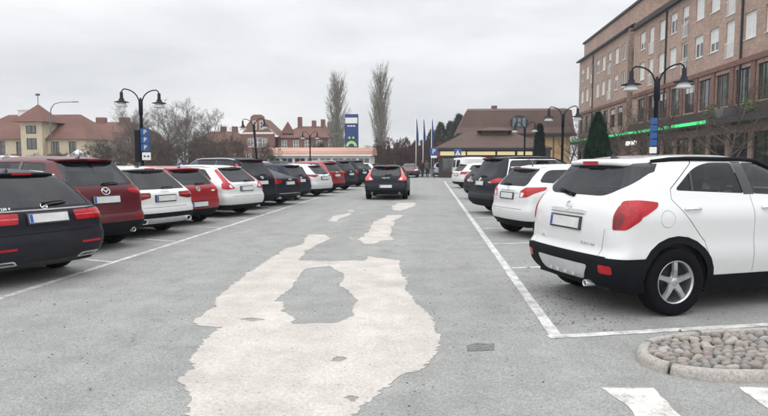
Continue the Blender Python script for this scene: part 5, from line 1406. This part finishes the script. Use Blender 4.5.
# --- red brick school behind the kiosk
def brick_school():
    root = empty('red_brick_school', (-32, 112, 0)); tag(root, 'red brick school with curved central gable and long tiled wings', 'building')
    def wing(x0, x1, h, ridge, y0=0, d=10, n=5, hip=3.0, cols='tile_red'):
        W_ = x1 - x0
        rc = [(W_ * (i + .5) / n - .55, W_ * (i + .5) / n + .55, z, z + 1.7) for i in range(n) for z in (1.2, 4.0) if z + 2 < h]
        w_ = ob('wall', wallm(W_, h, rc), root, 'brick_red'); w_.location = (x0, y0, 0)
        for q in rc: window(w_, *q, .1, 2, 2, 'white_wood', 'pane_mid', .12, 'white_wood')
        b = bmesh.new()
        for (xa, ya, xb, yb) in ((x1, y0, x1, y0 + d), (x1, y0 + d, x0, y0 + d), (x0, y0 + d, x0, y0)): b.faces.new([b.verts.new(q) for q in ((xa, ya, 0), (xb, yb, 0), (xb, yb, h), (xa, ya, h))])
        ob('wall', b, root, 'brick_red')
        b = bmesh.new(); pyramid(b, x0, x1, y0, y0 + d, h - .05, ridge, max(.5, W_ / 2 - hip), 0, .4); return ob('roof', b, root, cols)
    r1 = wing(-14.6, -3.4, 5.2, 7.6, 1.0, 9, 5); r2 = wing(3.2, 14.4, 6.2, 8.6, 1.0, 10, 5)
    # middle with curved gable
    rc = [(1.0, 2.0, 1.2, 3.2), (3.0, 4.0, 1.2, 3.2), (4.8, 5.8, 1.2, 3.2), (1.4, 2.3, 4.4, 6.0), (4.2, 5.1, 4.4, 6.0), (2.4, 4.2, 4.3, 6.1)]
    w_ = ob('wall', wallm(6.6, 6.6, rc), root, 'brick_red'); w_.location = (-3.4, -1.5, 0)
    for q in rc: window(w_, *q, .1, 2, 2, 'white_wood', 'pane_mid', .12, 'white_wood')
    g = [(-3.4, 6.6), (-2.9, 7.2), (-2.4, 7.6), (-2.1, 8.5), (-1.5, 9.2), (-1.35, 10.0), (-.8, 10.35), (.6, 10.35), (1.15, 10.0), (1.3, 9.2), (1.9, 8.5), (2.2, 7.6), (2.7, 7.2), (3.2, 6.6)]
    b = bmesh.new(); fr = [b.verts.new((x, -1.5, z)) for x, z in g]; bk = [b.verts.new((x, -1.1, z)) for x, z in g]
    b.faces.new(fr); b.faces.new(list(reversed(bk)))
    for i in range(len(g) - 1): b.faces.new((fr[i + 1], fr[i], bk[i], bk[i + 1]))
    bmesh.ops.recalc_face_normals(b, faces=b.faces[:]); gb = ob('gable', b, root, 'brick_red')
    for x in (-.95, .35): window(root, x, x + .7, 7.6, 9.2, -1.6, 1, 2, 'white_wood', 'pane_dark', .12)
    ob('string_course', boxm(-3.1, 2.9, -1.62, -1.505, 6.75, 7.1), root, 'render_white')
    b = bmesh.new()
    for s in (-1, 1):
        v = [b.verts.new(q) for q in ((-.1 + s * 3.6, -1.1, 6.5), (-.1 + s * 3.6, 8, 6.5), (-.1, 8, 9.9), (-.1, -1.1, 9.9))]; b.faces.new(v)
    ob('roof', b, root, 'tile_red')
    b = bmesh.new(); box(b, -3.4, 3.2, 7.9, 8, 0, 6.6); ob('wall', b, root, 'brick_red')
    for x in (-9.5, -7.2): ob('chimney', boxm(x, x + 1.0, 5, 6, 6.9, 8.6, .05), r1, 'brick_red')
    for x, z in ((6.0, 10.4), (8.8, 9.7), (10.6, 9.9), (11.9, 9.4), (13, 9.0)): ob('chimney', boxm(x, x + .8, 5.2, 6, 7, z, .05), r2, 'brick_red')
    b = bmesh.new(); pyramid(b, 3.6, 5.6, 2, 4, 7.0, 9.4, 0, 0, .2); ob('roof_turret', b, r2, 'tile_red')
brick_school()
# --- low white kiosk with rounded salmon roof
def kiosk():
    root = empty('salmon_roof_kiosk', (-13.2, 70, 0)); tag(root, 'low white building with rounded salmon pink roof and dark window band', 'kiosk')
    W_, D_ = 12.4, 6
    rc = [(.4 + i * 1.52, 1.7 + i * 1.52, 1.15, 2.05) for i in range(8)]
    w_ = ob('wall', wallm(W_, 2.4, rc), root, 'render_white'); w_.location = (-W_ / 2, 0, 0)
    for q in rc: window(w_, *q, .08, 2, 1, 'white_wood', 'pane_dark', .06)
    b = bmesh.new()
    for (xa, ya, xb, yb) in ((W_ / 2, 0, W_ / 2, D_), (W_ / 2, D_, -W_ / 2, D_), (-W_ / 2, D_, -W_ / 2, 0)): b.faces.new([b.verts.new(q) for q in ((xa, ya, 0), (xb, yb, 0), (xb, yb, 2.4), (xa, ya, 2.4))])
    ob('wall', b, root, 'render_white')
    b = bmesh.new(); rows = []
    for x in (-W_ / 2 - .3, W_ / 2 + .3):
        rows.append([b.verts.new((x, D_ / 2 - math.cos(R(a)) * (D_ / 2 + .35), 2.36 + math.sin(R(a)) ** .8 * .95)) for a in range(0, 181, 12)])
    for i in range(15): b.faces.new((rows[0][i], rows[1][i], rows[1][i + 1], rows[0][i + 1])).smooth = True
    b.faces.new(list(reversed(rows[0]))); b.faces.new(rows[1]); bmesh.ops.recalc_face_normals(b, faces=b.faces[:]); ob('roof', b, root, 'tile_salmon')
    ob('fascia', boxm(-W_ / 2 - .32, W_ / 2 + .32, -.42, -.34, 2.26, 2.44), root, 'white_wood')
kiosk()

# ---------------------------------------------------------------- signs, lamps, poles
def text_mesh(txt, size, ext=.01, m='sign_white'):
    cu = bpy.data.curves.new('lettering', 'FONT'); cu.body = txt; cu.size = size; cu.extrude = ext; cu.align_x = 'CENTER'; cu.align_y = 'CENTER'; cu.resolution_u = 3
    t = bpy.data.objects.new('t', cu); C.objects.link(t); dg = bpy.context.evaluated_depsgraph_get(); me = bpy.data.meshes.new_from_object(t.evaluated_get(dg)); bpy.data.objects.remove(t)
    for v in me.vertices: v.co = Vector((v.co.x, -v.co.z, v.co.y))
    me.materials.clear(); me.materials.append(M[m]); return me
def sign_tower():
    root = empty('sign_tower', (-11.1, 85, 0)); tag(root, 'tall dark blue sign tower with green arch and two dots', 'sign')
    ob('board', boxm(-.95, .95, -.25, .25, 2.6, 8.3, .03), root, 'sign_deep'); ob('header', boxm(-.85, .85, -.275, -.251, 7.0, 7.8), root, 'sign_white')
    for x in (-.7, .7): ob('post', boxm(x - .1, x + .1, -.1, .1, 0, 2.6), root, 'zinc')
    b = bmesh.new(); n = 16; rows = []
    for k in range(n + 1):
        a = math.pi * k / n; rows.append([b.verts.new((r * math.cos(a), y, 3.75 + r * math.sin(a))) for r, y in ((.42, -.26), (.42, -.30), (.78, -.30), (.78, -.26))])
    for p, q in zip(rows, rows[1:]):
        for i in range(3): b.faces.new((p[i], p[i + 1], q[i + 1], q[i]))
    ob('arch_emblem', b, root, 'sign_green')
    for x in (-.28, .28):
        b = bmesh.new(); lathe(b, [(.001, -.30), (.17, -.30), (.17, -.26)], 16, 'z')
        for v in b.verts: v.co = Vector((v.co.x + x, v.co.z, v.co.y + 4.95))
        ob('dot_emblem', b, root, 'sign_green')
    for i in range(3): ob('small_panel', boxm(-.55 + i * .4, -.25 + i * .4, -.27, -.251, 6.55, 6.72), root, 'sign_white')
sign_tower()
def lamp_post(loc, rz, label, tilt=0, H_=4.2):
    root = empty('street_lamp', (loc[0], loc[1], 0), rz); root.rotation_euler = (0, tilt, rz); tag(root, label, 'street lamp', 'twin arm street lamps')
    b = bmesh.new(); lathe(b, [(.10, 0), (.10, .5), (.075, .56), (.065, 1.2), (.055, H_ - .95), (.075, H_ - .93), (.075, H_ - .45), (.05, H_ - .40), (.03, H_ - .30)], 14, 'z', True); ob('pole', b, root, 'lamp_iron')
    for s in (-1, 1):
        b = bmesh.new(); pts = [(s * .03, 0, H_ - .50)] + [(s * (.06 + .50 * (1 - math.cos(R(a))) / 1.0 * .98), 0, H_ - .46 + .46 * math.sin(R(a))) for a in range(15, 91, 15)] + [(s * .62, 0, H_ - .06), (s * .64, 0, H_ - .16)]
        tube(b, pts, .022, 8); ob('arm', b, root, 'lamp_iron', True)
        hd = bmesh.new(); x = s * .64
        lathe(hd, [(.001, H_ - .10), (.055, H_ - .12), (.060, H_ - .33), (.085, H_ - .36), (.10, H_ - .43), (.26, H_ - .475), (.262, H_ - .485), (.10, H_ - .475)], 20, 'z', False, origin=(x, 0, 0)); h = ob('lamp_head', hd, root, 'lamp_iron', True)
        g = bmesh.new(); lathe(g, [(.11, H_ - .47), (.20, H_ - .62), (.19, H_ - .64), (.001, H_ - .645)], 20, 'z', False, origin=(x, 0, 0)); ob('glass', g, h, 'frosted', True)
    return root
def placard(root, x0, x1, z0, z1, y, m, name='sign_panel'): return ob(name, boxm(x0, x1, y - .012, y + .012, z0, z1, .008), root, m)
l1 = lamp_post((-10.6, 21.5), R(24), 'twin arm street lamp with dark box and blue parking signs on its pole')
b = bmesh.new(); box(b, -.24, -.05, -.10, .10, 1.55, 2.72); bevelled(b, .01); ob('cabinet', b, l1, 'lamp_iron')
for i in range(3):
    p = placard(l1, -.03, .27, 1.95 + i * .28, 2.21 + i * .28, -.10, 'sign_blue')
    t = ob('lettering', text_mesh('P', .22), p); t.location = (.12, -.118, 2.08 + i * .28)
p = placard(l1, .0, .30, 1.62, 1.90, -.10, 'sign_white')
for x in (.09, .21): ob('symbol', boxm(x - .035, x + .035, -.118, -.113, 1.73, 1.79), p, 'eave_dark')
lamp_post((-10.5, 36.3), R(20), 'leaning twin arm street lamp before the red brick school', R(-4))
lamp_post((-10.45, 52), R(20), 'twin arm street lamp before the salmon roofed kiosk')
r1 = lamp_post((6.02, 16.7), R(-22), 'twin arm street lamp with narrow blue signs before the brick building', 0, 4.12)
for i in range(4): placard(r1, -.13, .05, 1.98 + i * .19, 2.15 + i * .19, -.09, 'sign_blue')
placard(r1, -.13, .05, 1.78, 1.95, -.09, 'sign_white')
lamp_post((6.05, 28.2), R(-22), 'twin arm street lamp before the tan hall', 0, 4.08)
lamp_post((6.08, 39.5), R(-22), 'twin arm street lamp beside the dark columnar conifer', 0, 4.12)
def goose():
    root = empty('road_lamp', (-47.2, 72, 0)); tag(root, 'thin grey gooseneck road lamp rising behind the wine red crossover', 'street lamp')
    b = bmesh.new(); tube(b, [(0, 0, 0), (0, 0, 7.2), (.15, 0, 8.2), (.6, 0, 8.75), (1.4, 0, 8.95), (3.3, 0, 9.0)], [.09, .07, .06, .055, .05, .05], 8); ob('pole', b, root, 'zinc', True)
    ob('lamp_head', boxm(2.9, 3.7, -.12, .12, 8.93, 9.05, .03), root, 'zinc')
goose()
mat('flag_blue', (.025, .07, .22), .8, var=.1)
for i, (x, lab) in enumerate(((-1.45, 'by the parked maroon saloon'), (-.72, 'between two others'), (.15, 'by the blue parking sign'))):
    root = empty('flagpole', (x, 62.5, 0)); tag(root, 'white flagpole with limp blue flag ' + lab, 'flagpole', 'flagpoles in a row')
    b = bmesh.new(); tube(b, [(0, 0, 0), (0, 0, 3), (0, 0, 6.2)], [.05, .045, .03], 8); ob('pole', b, root, 'pole_white', True)
    b = bmesh.new(); rows = []
    for k in range(9):
        z = 6.1 - 2.3 * k / 8; rows.append([b.verts.new((.03 + (.08 + .15 * min(1, k / 5)) * j / 4 * (1 - .2 * (k == 8)), .06 * math.sin(j * 2.2 + k * .7), z - j * .10)) for j in range(5)])
    for p, q in zip(rows, rows[1:]):
        for j in range(4): b.faces.new((p[j], p[j + 1], q[j + 1], q[j])).smooth = True
    f = ob('flag', b, root, 'flag_blue'); sd = f.modifiers.new('s', 'SOLIDIFY'); sd.thickness = .012
def road_sign(loc, z, s, label, kind, plate_=False, rz=0):
    root = empty('road_sign', (loc[0], loc[1], 0), rz); tag(root, label, 'sign')
    b = bmesh.new(); tube(b, [(0, .03, 0), (0, .03, z + s * .5)], .03, 8); ob('post', b, root, 'zinc', True)
    p = ob('panel', boxm(-s / 2, s / 2, -.012, .012, z - s / 2, z + s / 2, .01), root, 'sign_blue')
    if kind == 'P': t = ob('lettering', text_mesh('P', s * .9), p); t.location = (0, -.018, z)
    else:
        b = bmesh.new(); v = [b.verts.new((x * s, -.016, z + y * s)) for x, y in ((-.38, -.36), (.38, -.36), (0, .36))]; b.faces.new(v); t = ob('symbol', b, p, 'sign_white')
        b = bmesh.new(); tube(b, [(0, -.02, z + .12 * s), (-.02 * s, -.02, z - .08 * s), (-.12 * s, -.02, z - .30 * s)], .03 * s, 5); tube(b, [(-.02 * s, -.02, z - .08 * s), (.10 * s, -.02, z - .30 * s)], .03 * s, 5); ob('symbol', b, p, 'eave_dark')
    if plate_: ob('plate', boxm(-s * .4, s * .4, -.01, .01, z - s * .85, z - s * .55, .006), root, 'sign_white')
    return root
road_sign((.36, 58), 2.55, .72, 'large blue parking sign with white plate by the flagpoles', 'P', True)
road_sign((2.05, 45), 2.25, .52, 'blue square pedestrian crossing sign behind the white van', 'walk')
road_sign((-9.7, 22.9), 1.35, .30, 'small blue parking sign near the twin arm lamp with box', 'P')
road_sign((-10.0, 25.0), 1.42, .30, 'small blue parking sign before the bare trees', 'P')
b = bmesh.new()
tent = empty('canopy_tent', (-42.5, 70, 0)); tag(tent, 'small white peaked canopy before the cream house', 'tent')
pyramid(b, -1.1, 1.1, -1.1, 1.1, 2.1, 3.1, 0, 0, .05); ob('roof', b, tent, 'sign_white')
for x in (-1, 1):
    for y in (-1, 1): ob('leg', boxm(x - .03, x + .03, y - .03, y + .03, 0, 2.1), tent, 'pole_white')

# ---------------------------------------------------------------- trees
mat('bark', (.075, .062, .052), .95, var=.3, scale=8, bump=.5); mat('twig', (.085, .068, .058), .95, var=.25, scale=3); mat('twig_pale', (.14, .12, .105), .95, var=.2); mat('twig_red', (.085, .045, .045), .95, var=.3, scale=3); mat('twig_grey', (.25, .24, .215), .95, var=.25)
def leafm(name, c, v=.35): 
    mat(name, c, .75, var=v, scale=3.5)
leafm('leaf_poplar', (.29, .285, .20)); leafm('leaf_thuja', (.018, .050, .026)); leafm('leaf_pine', (.030, .046, .038)); leafm('leaf_dark', (.06, .066, .042)); leafm('leaf_column', (.014, .026, .020))
def grow(seed, H_, spread=.55, levels=4, trunk_r=.14, up=.25, n0=7, bare=.25, kids=(5, 5, 4), ratio=.55, thin=.006):
    """branching tree: returns trunk+limb mesh and twig mesh"""
    rnd = random.Random(seed); bt = bmesh.new(); bc = bmesh.new()
    def path(p, d, ln, k):
        pts = [p]; 
        for i in range(k):
            d = (d + Vector((rnd.gauss(0, .13), rnd.gauss(0, .13), rnd.gauss(0, .08) + up * .22))).normalized(); pts.append(pts[-1] + d * ln / k)
        return pts, d
    def branch(p, d, ln, r, lv):
        k = 4 if lv < 2 else 3
        pts, de = path(p, d, ln, k); r1 = max(r * .35, thin * .6)
        rad = [r + (r1 - r) * i / k for i in range(k + 1)]
        tube(bt if lv < 2 else bc, pts, rad, 6 if lv < 1 else (5 if lv < 2 else 3), False)
        if lv >= levels - 1: return
        nk = kids[min(lv, len(kids) - 1)]
        for i in range(nk):
            t = (i + .5 + rnd.uniform(-.3, .3)) / nk * .82 + .18; j = min(int(t * k), k - 1); q = pts[j].lerp(pts[j + 1], t * k - j)
            ax_ = (pts[j + 1] - pts[j]).normalized(); a = rnd.random() * 6.28
            s1 = ax_.orthogonal().normalized(); s2 = ax_.cross(s1); sd = s1 * math.cos(a) + s2 * math.sin(a)
            an = rnd.uniform(.45, .95) * spread / .55
            branch(q, (ax_ * math.cos(an) + sd * math.sin(an) + Vector((0, 0, up * .3))).normalized(), ln * ratio * rnd.uniform(.7, 1.15) * (1.1 - .4 * t), max(rad[j] * .55, thin), lv + 1)
    pts, d = path(Vector((0, 0, 0)), Vector((0, 0, 1)), H_ * .62, 6)
    tube(bt, pts, [trunk_r * (1.25 if i == 0 else 1 - .12 * i) for i in range(7)], 8, False)
    for i in range(n0):
        t = bare + (1 - bare) * (i + rnd.random() * .6) / n0; j = min(int(t * 6), 5); q = pts[j].lerp(pts[j + 1], min(1, t * 6 - j)); a = i * 2.4 + rnd.random()
        an = rnd.uniform(.7, 1.1) * spread / .55 * (1.15 - .5 * t)
        branch(q, Vector((math.cos(a) * math.sin(an), math.sin(a) * math.sin(an), math.cos(an))), H_ * .45 * (1.1 - .35 * t), trunk_r * .5 * (1.1 - .5 * t), 0)
    mt, mc = bpy.data.meshes.new('trunk'), bpy.data.meshes.new('crown'); bt.to_mesh(mt); bc.to_mesh(mc); bt.free(); bc.free()
    return mt, mc
def place_tree(meshes, loc, sc, rz, label, group, mats, name='bare_tree', cat='tree'):
    root = empty(name, (loc[0], loc[1], 0), rz); root.scale = (sc,) * 3 if not isinstance(sc, tuple) else sc; tag(root, label, cat, group)
    for nm, me, m in zip(('trunk', 'crown', 'leaves'), meshes, mats):
        if not me.materials: me.materials.append(M[m])
        ob(nm, me, root)
    return root
big = [grow(s, 8.0, .66, 5, .16, .50, 10, .14, (6, 6, 5, 4), .64, .0060) for s in (1, 2)]
for i, (x, y, sc, lab) in enumerate(((-30.5, 60, .92, 'large bare tree rising left of the red brick school'), (-25.6, 61, 1.0, 'tall bare tree with fine spreading twigs beside the red brick school'), (-33.0, 66, .8, 'bare tree between the gambrel roofed house and the school'), (-46, 84, .72, 'bare tree before the gambrel roof'), (-28.2, 63, .95, 'bare tree standing between two others beside the red brick school'), (-23.2, 64, .9, 'bare tree closest to the left wing of the red brick school'))):
    place_tree(big[i % 2], (x, y), sc, i * 1.9, lab, None, ('twig_pale', 'twig_pale'))
bush = [grow(s, 3.6, .9, 5, .06, .5, 11, .02, (6, 5, 4, 3), .64, .010) for s in (11, 12, 13)]
BG = 'bare brown shrubs behind the parked cars'
for i, (x, y, sc) in enumerate(((-44, 60, .7), (-41.5, 61, .75), (-38.5, 60, .8), (-36, 62, .95), (-33.2, 58, 1.15), (-30.5, 57, 1.0), (-27.6, 58, 1.2), (-24.8, 57, 1.1), (-22.0, 58, 1.25), (-19.4, 60, 1.3), (-40, 66, .9), (-29, 64, 1.2), (-25, 65, 1.3), (-17.6, 62, 1.1), (-52, 62, .8), (-48, 58, .85))):
    place_tree(bush[i % 3], (x, y), sc, i * 1.3, 'brown bare shrub in the tangle behind the parked cars', BG, ('twig', 'twig'), 'bare_shrub', 'shrub')
RB = [(-5.6, 78, 1.3), (-3.8, 80, 1.35), (-2.2, 79, 1.2), (-.4, 82, 1.3), (1.2, 84, 1.25), (-7.4, 82, 1.1)]
bush2 = [grow(s, 3.8, .8, 5, .06, .6, 11, .02, (6, 5, 4, 3), .62, .012) for s in (21, 22)]
for i, (x, y, sc) in enumerate(RB): place_tree(bush2[i % 2], (x, y), sc, i * 2.1, 'reddish brown shrub behind the flagpoles', 'reddish shrubs behind the flagpoles', ('twig_red', 'twig_red'), 'bare_shrub', 'shrub')
street = [grow(s, 6.2, .75, 4, .12, .25, 9, .30, (5, 5, 3), .62, .007) for s in (31, 32)]
SG = 'bare street trees along the brick building'
for i, (x, y, sc) in enumerate(((14.6, 31, 1.0), (15.2, 38, 1.05), (15.0, 45, 1.0), (15.4, 52, 1.1), (15.2, 60, 1.0), (15.6, 69, 1.05), (15.3, 78, 1.0))):
    place_tree(street[i % 2], (x, y), sc, i * 2.3, 'bare street tree before ' + ('the vent box on the shop canopy', 'the planters on the shop canopy', 'the yellow lit shop display', 'the white lit shop sign', 'the recess with balconies in the brick building', 'the green lit shop sign', 'the far end of the brick building')[i], SG, ('bark', 'twig'))
def poplar(seed, H_, W_):
    rnd = random.Random(seed); bt = bmesh.new(); bc = bmesh.new(); bl = bmesh.new()
    tube(bt, [(0, 0, 0), (.1, 0, H_ * .3), (0, .1, H_ * .6), (0, 0, H_ * .93)], [.35, .25, .16, .04], 8, False)
    for i in range(230):
        z0 = H_ * (.05 + .78 * rnd.random() ** 1.1); a = rnd.random() * 6.28; t = z0 / H_
        prof = W_ * max(.12, math.sin(math.pi * min(1, t * .88 + .10))) ** .8; L_ = H_ * rnd.uniform(.14, .30) * (1.05 - .4 * t)
        r1 = prof * rnd.uniform(.35, 1.0)
        P = [Vector((0, 0, z0))]
        for k in range(1, 6):
            q = k / 5; rr = r1 * q ** .55; P.append(Vector((rr * math.cos(a) + rnd.gauss(0, .06), rr * math.sin(a) + rnd.gauss(0, .06), min(H_, z0 + L_ * q))))
        tube(bc, P, [.06, .05, .04, .03, .022, .012], 4, False)
        for k in range(9):
            q = rnd.random(); j = min(int(q * 5), 4); p = P[j].lerp(P[j + 1], q * 5 - j); d = Vector((rnd.gauss(0, .25), rnd.gauss(0, .25), 1)).normalized(); ln = rnd.uniform(.5, 1.3)
            e = p + (d + Vector((math.cos(a), math.sin(a), 0)) * .25) * ln
            tube(bc, [p, p.lerp(e, .5) + Vector((rnd.gauss(0, .05), rnd.gauss(0, .05), 0)), e], [.020, .015, .008], 3, False)
            for m_ in range(rnd.randrange(2, 5)): leaf(bl, p.lerp(e, rnd.random()) + Vector((rnd.gauss(0, .16), rnd.gauss(0, .16), rnd.gauss(0, .12))), rnd.uniform(.10, .20))
    r = []
    for nm, q in (('trunk', bt), ('crown', bc), ('leaves', bl)):
        me = bpy.data.meshes.new(nm); q.to_mesh(me); q.free(); r.append(me)
    return r
random.seed(5)
place_tree(poplar(1, 17.6, 2.3), (-17.0, 110), (1.1, 1.1, 1), .3, 'shorter columnar poplar left of the blue sign tower', None, ('bark', 'twig_grey', 'leaf_poplar'), 'poplar_tree')
place_tree(poplar(2, 18.6, 2.4), (-8.7, 106), 1.0, 1.3, 'tallest columnar poplar right of the blue sign tower', None, ('bark', 'twig_grey', 'leaf_poplar'), 'poplar_tree')
def conifer(seed, H_, W_, n, ls, power=.8):
    rnd = random.Random(seed); bt = bmesh.new(); bl = bmesh.new(); tube(bt, [(0, 0, 0), (0, 0, H_ * .9)], [W_ * .10, .01], 6, False)
    for i in range(n):
        t = rnd.random() ** 1.25; z = H_ * (.03 + .97 * t); rmax = W_ * (1 - t) ** power * (1 if t > .12 else .75 + t * 2); a = rnd.random() * 6.28
        lump = 1 + .22 * noise.noise(Vector((math.cos(a) * 1.7, math.sin(a) * 1.7, z * 1.6 + seed)))
        r = rmax * lump * (1 - .55 * rnd.random() ** 2.2)
        p = Vector((r * math.cos(a), r * math.sin(a), z + rnd.gauss(0, .04)))
        q = Matrix.Rotation(a + rnd.gauss(0, .6), 3, 'Z') @ Matrix.Rotation(rnd.uniform(-1.3, -.3), 3, 'Y')
        s = ls * rnd.uniform(.6, 1.4); v = [bl.verts.new(p + q @ Vector(u)) for u in ((0, -s * .22, 0), (s, 0, 0), (0, s * .22, 0))]; bl.faces.new(v)
    r = []
    for nm, q in (('trunk', bt), ('crown', bl)):
        me = bpy.data.meshes.new(nm); q.to_mesh(me); q.free(); r.append(me)
    return r
place_tree(conifer(1, 3.45, .80, 11000, .17, .62), (6.9, 25.5), 1.0, 0, 'cone shaped green conifer beside the twin arm lamp with blue signs', None, ('bark', 'leaf_thuja'), 'conifer')
place_tree(conifer(2, 4.25, .52, 7000, .17, .35), (8.0, 45), 1.0, 0, 'dark narrow columnar conifer before the tan hall', None, ('bark', 'leaf_column'), 'conifer')
pine = [conifer(s, 9.5, 2.2, 3800, .55, .65) for s in (5, 6)]
def round_tree(seed, H_, W_, n, ls):
    rnd = random.Random(seed); bt = bmesh.new(); bl = bmesh.new(); tube(bt, [(0, 0, 0), (.1, 0, H_ * .7)], [.2, .06], 6, False)
    cl = [(Vector((rnd.gauss(0, W_ * .42), rnd.gauss(0, W_ * .42), H_ * rnd.uniform(.35, .88))), rnd.uniform(.25, .5) * W_) for k in range(16)]
    for i in range(n):
        c, r = rnd.choice(cl); d = Vector((rnd.gauss(0, 1), rnd.gauss(0, 1), rnd.gauss(0, 1))).normalized() * r * rnd.random() ** .4; leaf(bl, c + d, ls * rnd.uniform(.6, 1.4))
    r = []
    for nm, q in (('trunk', bt), ('crown', bl)):
        me = bpy.data.meshes.new(nm); q.to_mesh(me); q.free(); r.append(me)
    return r
rt = [round_tree(s, 8.0, 2.6, 3600, .34) for s in (7, 8)]
random.seed(9)
FGP = 'dark trees of the far wood'
for i in range(34):
    x = -10 + i * .47 + random.uniform(-.5, .5); y = random.uniform(122, 152); h_ = .52 + .55 * min(1, max(0, (x + 4) / 8)) + random.uniform(-.12, .12); h_ *= 1.02
    if i % 3 == 0: place_tree(pine[i % 2], (x, y), (h_ * 1.25, h_ * 1.25, h_ * .98), i, 'dark pointed evergreen in the far wood behind the flags', 'dark evergreens of the far wood', ('bark', 'leaf_pine'), 'evergreen_tree')
    else: place_tree(rt[i % 2], (x, y), h_ * 1.05, i, 'dull green leafy tree in the far wood behind the flags', 'leafy trees of the far wood', ('bark', 'leaf_dark'), 'leafy_tree')
for x, y, s, lab in ((-17.6, 95, .62, 'green tree behind the salmon kiosk near the shorter poplar'), (-8.0, 92, .55, 'green tree at the foot of the tallest poplar')): place_tree(rt[0], (x, y), s, 1, lab, None, ('bark', 'leaf_dark'), 'leafy_tree')

# ---------------------------------------------------------------- people and bicycles by the flagpoles
for n_, c_ in (('cloth_olive', (.11, .10, .07)), ('cloth_dark', (.02, .022, .03)), ('skin', (.45, .28, .20)), ('hair', (.05, .035, .025)), ('cloth_black', (.015, .015, .018))): mat(n_, c_, .85)
def person(loc, rz, coat, label, ph=1.0):
    J = [(0, 0, .95), (0, 0, 1.15), (0, .0, 1.38), (0, .01, 1.50), (0, .02, 1.62), (0, .02, 1.74), (.10, 0, .90), (.12, .05 * ph, .50), (.12, -.02, .09), (.12, .12, .04), (-.10, 0, .90), (-.12, -.06 * ph, .50), (-.12, -.14 * ph, .09), (-.12, .02 - .1 * ph, .04), (.20, 0, 1.40), (.27, -.02, 1.12), (.28, .10, .88), (.28, .14, .80), (-.20, 0, 1.40), (-.27, -.04, 1.12), (-.28, .05, .88), (-.28, .09, .80)]
    E_ = [(0, 1), (1, 2), (2, 3), (3, 4), (4, 5), (0, 6), (6, 7), (7, 8), (8, 9), (0, 10), (10, 11), (11, 12), (12, 13), (2, 14), (14, 15), (15, 16), (16, 17), (2, 18), (18, 19), (19, 20), (20, 21)]
    rad = [.15, .15, .155, .06, .095, .07, .095, .07, .05, .04, .095, .07, .05, .04, .075, .058, .045, .04, .075, .058, .045, .04]
    me = bpy.data.meshes.new('person'); me.from_pydata(J, E_, []); o = bpy.data.objects.new('tmp', me); C.objects.link(o)
    sk = o.modifiers.new('k', 'SKIN'); sb = o.modifiers.new('s', 'SUBSURF'); sb.levels = 2
    for v, r in zip(me.skin_vertices[0].data, rad): v.radius = (r, r)
    me.skin_vertices[0].data[0].use_root = True
    dg = bpy.context.evaluated_depsgraph_get(); m2 = bpy.data.meshes.new_from_object(o.evaluated_get(dg)); bpy.data.objects.remove(o)
    for q in (coat, 'cloth_dark', 'skin', 'hair'): m2.materials.append(M[q])
    for p in m2.polygons:
        c = p.center; p.use_smooth = True
        p.material_index = 1 if c.z < .88 and abs(c.x) < .22 else (2 if (c.z < .86) else (0 if c.z < 1.49 else (3 if (c.z > 1.70 or c.y < -.01) else 2)))
    r = ob('person', m2); r.location = (loc[0], loc[1], 0); r.rotation_euler.z = rz; tag(r, label, 'person'); return r
person((-.28, 61.0), .4, 'cloth_olive', 'person in an olive jacket standing beside the ice blue car'); person((-.75, 62.0), 2.6, 'cloth_black', 'person in black standing by the bicycles', -1)
def bicycle(loc, rz, label):
    root = empty('bicycle', (loc[0], loc[1], 0), rz); tag(root, label, 'bicycle', 'bicycles parked by the flagpoles')
    for y in (-.52, .52):
        b = bmesh.new(); tube(b, [(0, y + .34 * math.cos(a), .345 + .34 * math.sin(a)) for a in [2 * math.pi * k / 24 for k in range(25)]], .016, 6, False)
        for k in range(8): a = math.pi * k / 8; tube(b, [(0, y - .33 * math.cos(a), .345 - .33 * math.sin(a)), (0, y + .33 * math.cos(a), .345 + .33 * math.sin(a))], .003, 3, False)
        ob('wheel', b, root, 'rubber')
    b = bmesh.new()
    for p, q in (((0, -.52, .345), (0, -.15, .30)), ((0, -.15, .30), (0, -.22, .82)), ((0, -.52, .345), (0, -.20, .74)), ((0, -.15, .30), (0, .36, .72)), ((0, -.20, .74), (0, .34, .80)), ((0, .52, .345), (0, .33, .95))): tube(b, [p, q], .017, 6)
    ob('frame', b, root, 'sign_deep'); ob('saddle', boxm(-.07, .07, -.35, -.10, .82, .88, .02), root, 'rubber')
    b = bmesh.new(); tube(b, [(-.28, .22, 1.02), (-.1, .33, .98), (.1, .33, .98), (.28, .22, 1.02)], .014, 6); ob('handlebar', b, root, 'zinc')
for i, x in enumerate((-1.25, -.95, -.55)): bicycle((x, 63.4 + i * .2), R(60 + i * 8), 'dark bicycle parked at the foot of the flagpoles')

# ---------------------------------------------------------------- damp air
hz = ob('haze', boxm(-140, 140, -20, 175, -1, 24)); hz['kind'] = 'stuff'; hz['label'] = 'thin damp haze over the car park'
hm = bpy.data.materials.new('haze'); hm.use_nodes = True; hm.node_tree.nodes.clear()
ho = hm.node_tree.nodes.new('ShaderNodeOutputMaterial'); hv = hm.node_tree.nodes.new('ShaderNodeVolumePrincipled')
hv.inputs['Color'].default_value = (.90, .93, .97, 1); hv.inputs['Density'].default_value = .0006; hv.inputs['Anisotropy'].default_value = .2
hm.node_tree.links.new(hv.outputs[0], ho.inputs['Volume']); hz.data.materials.append(hm)
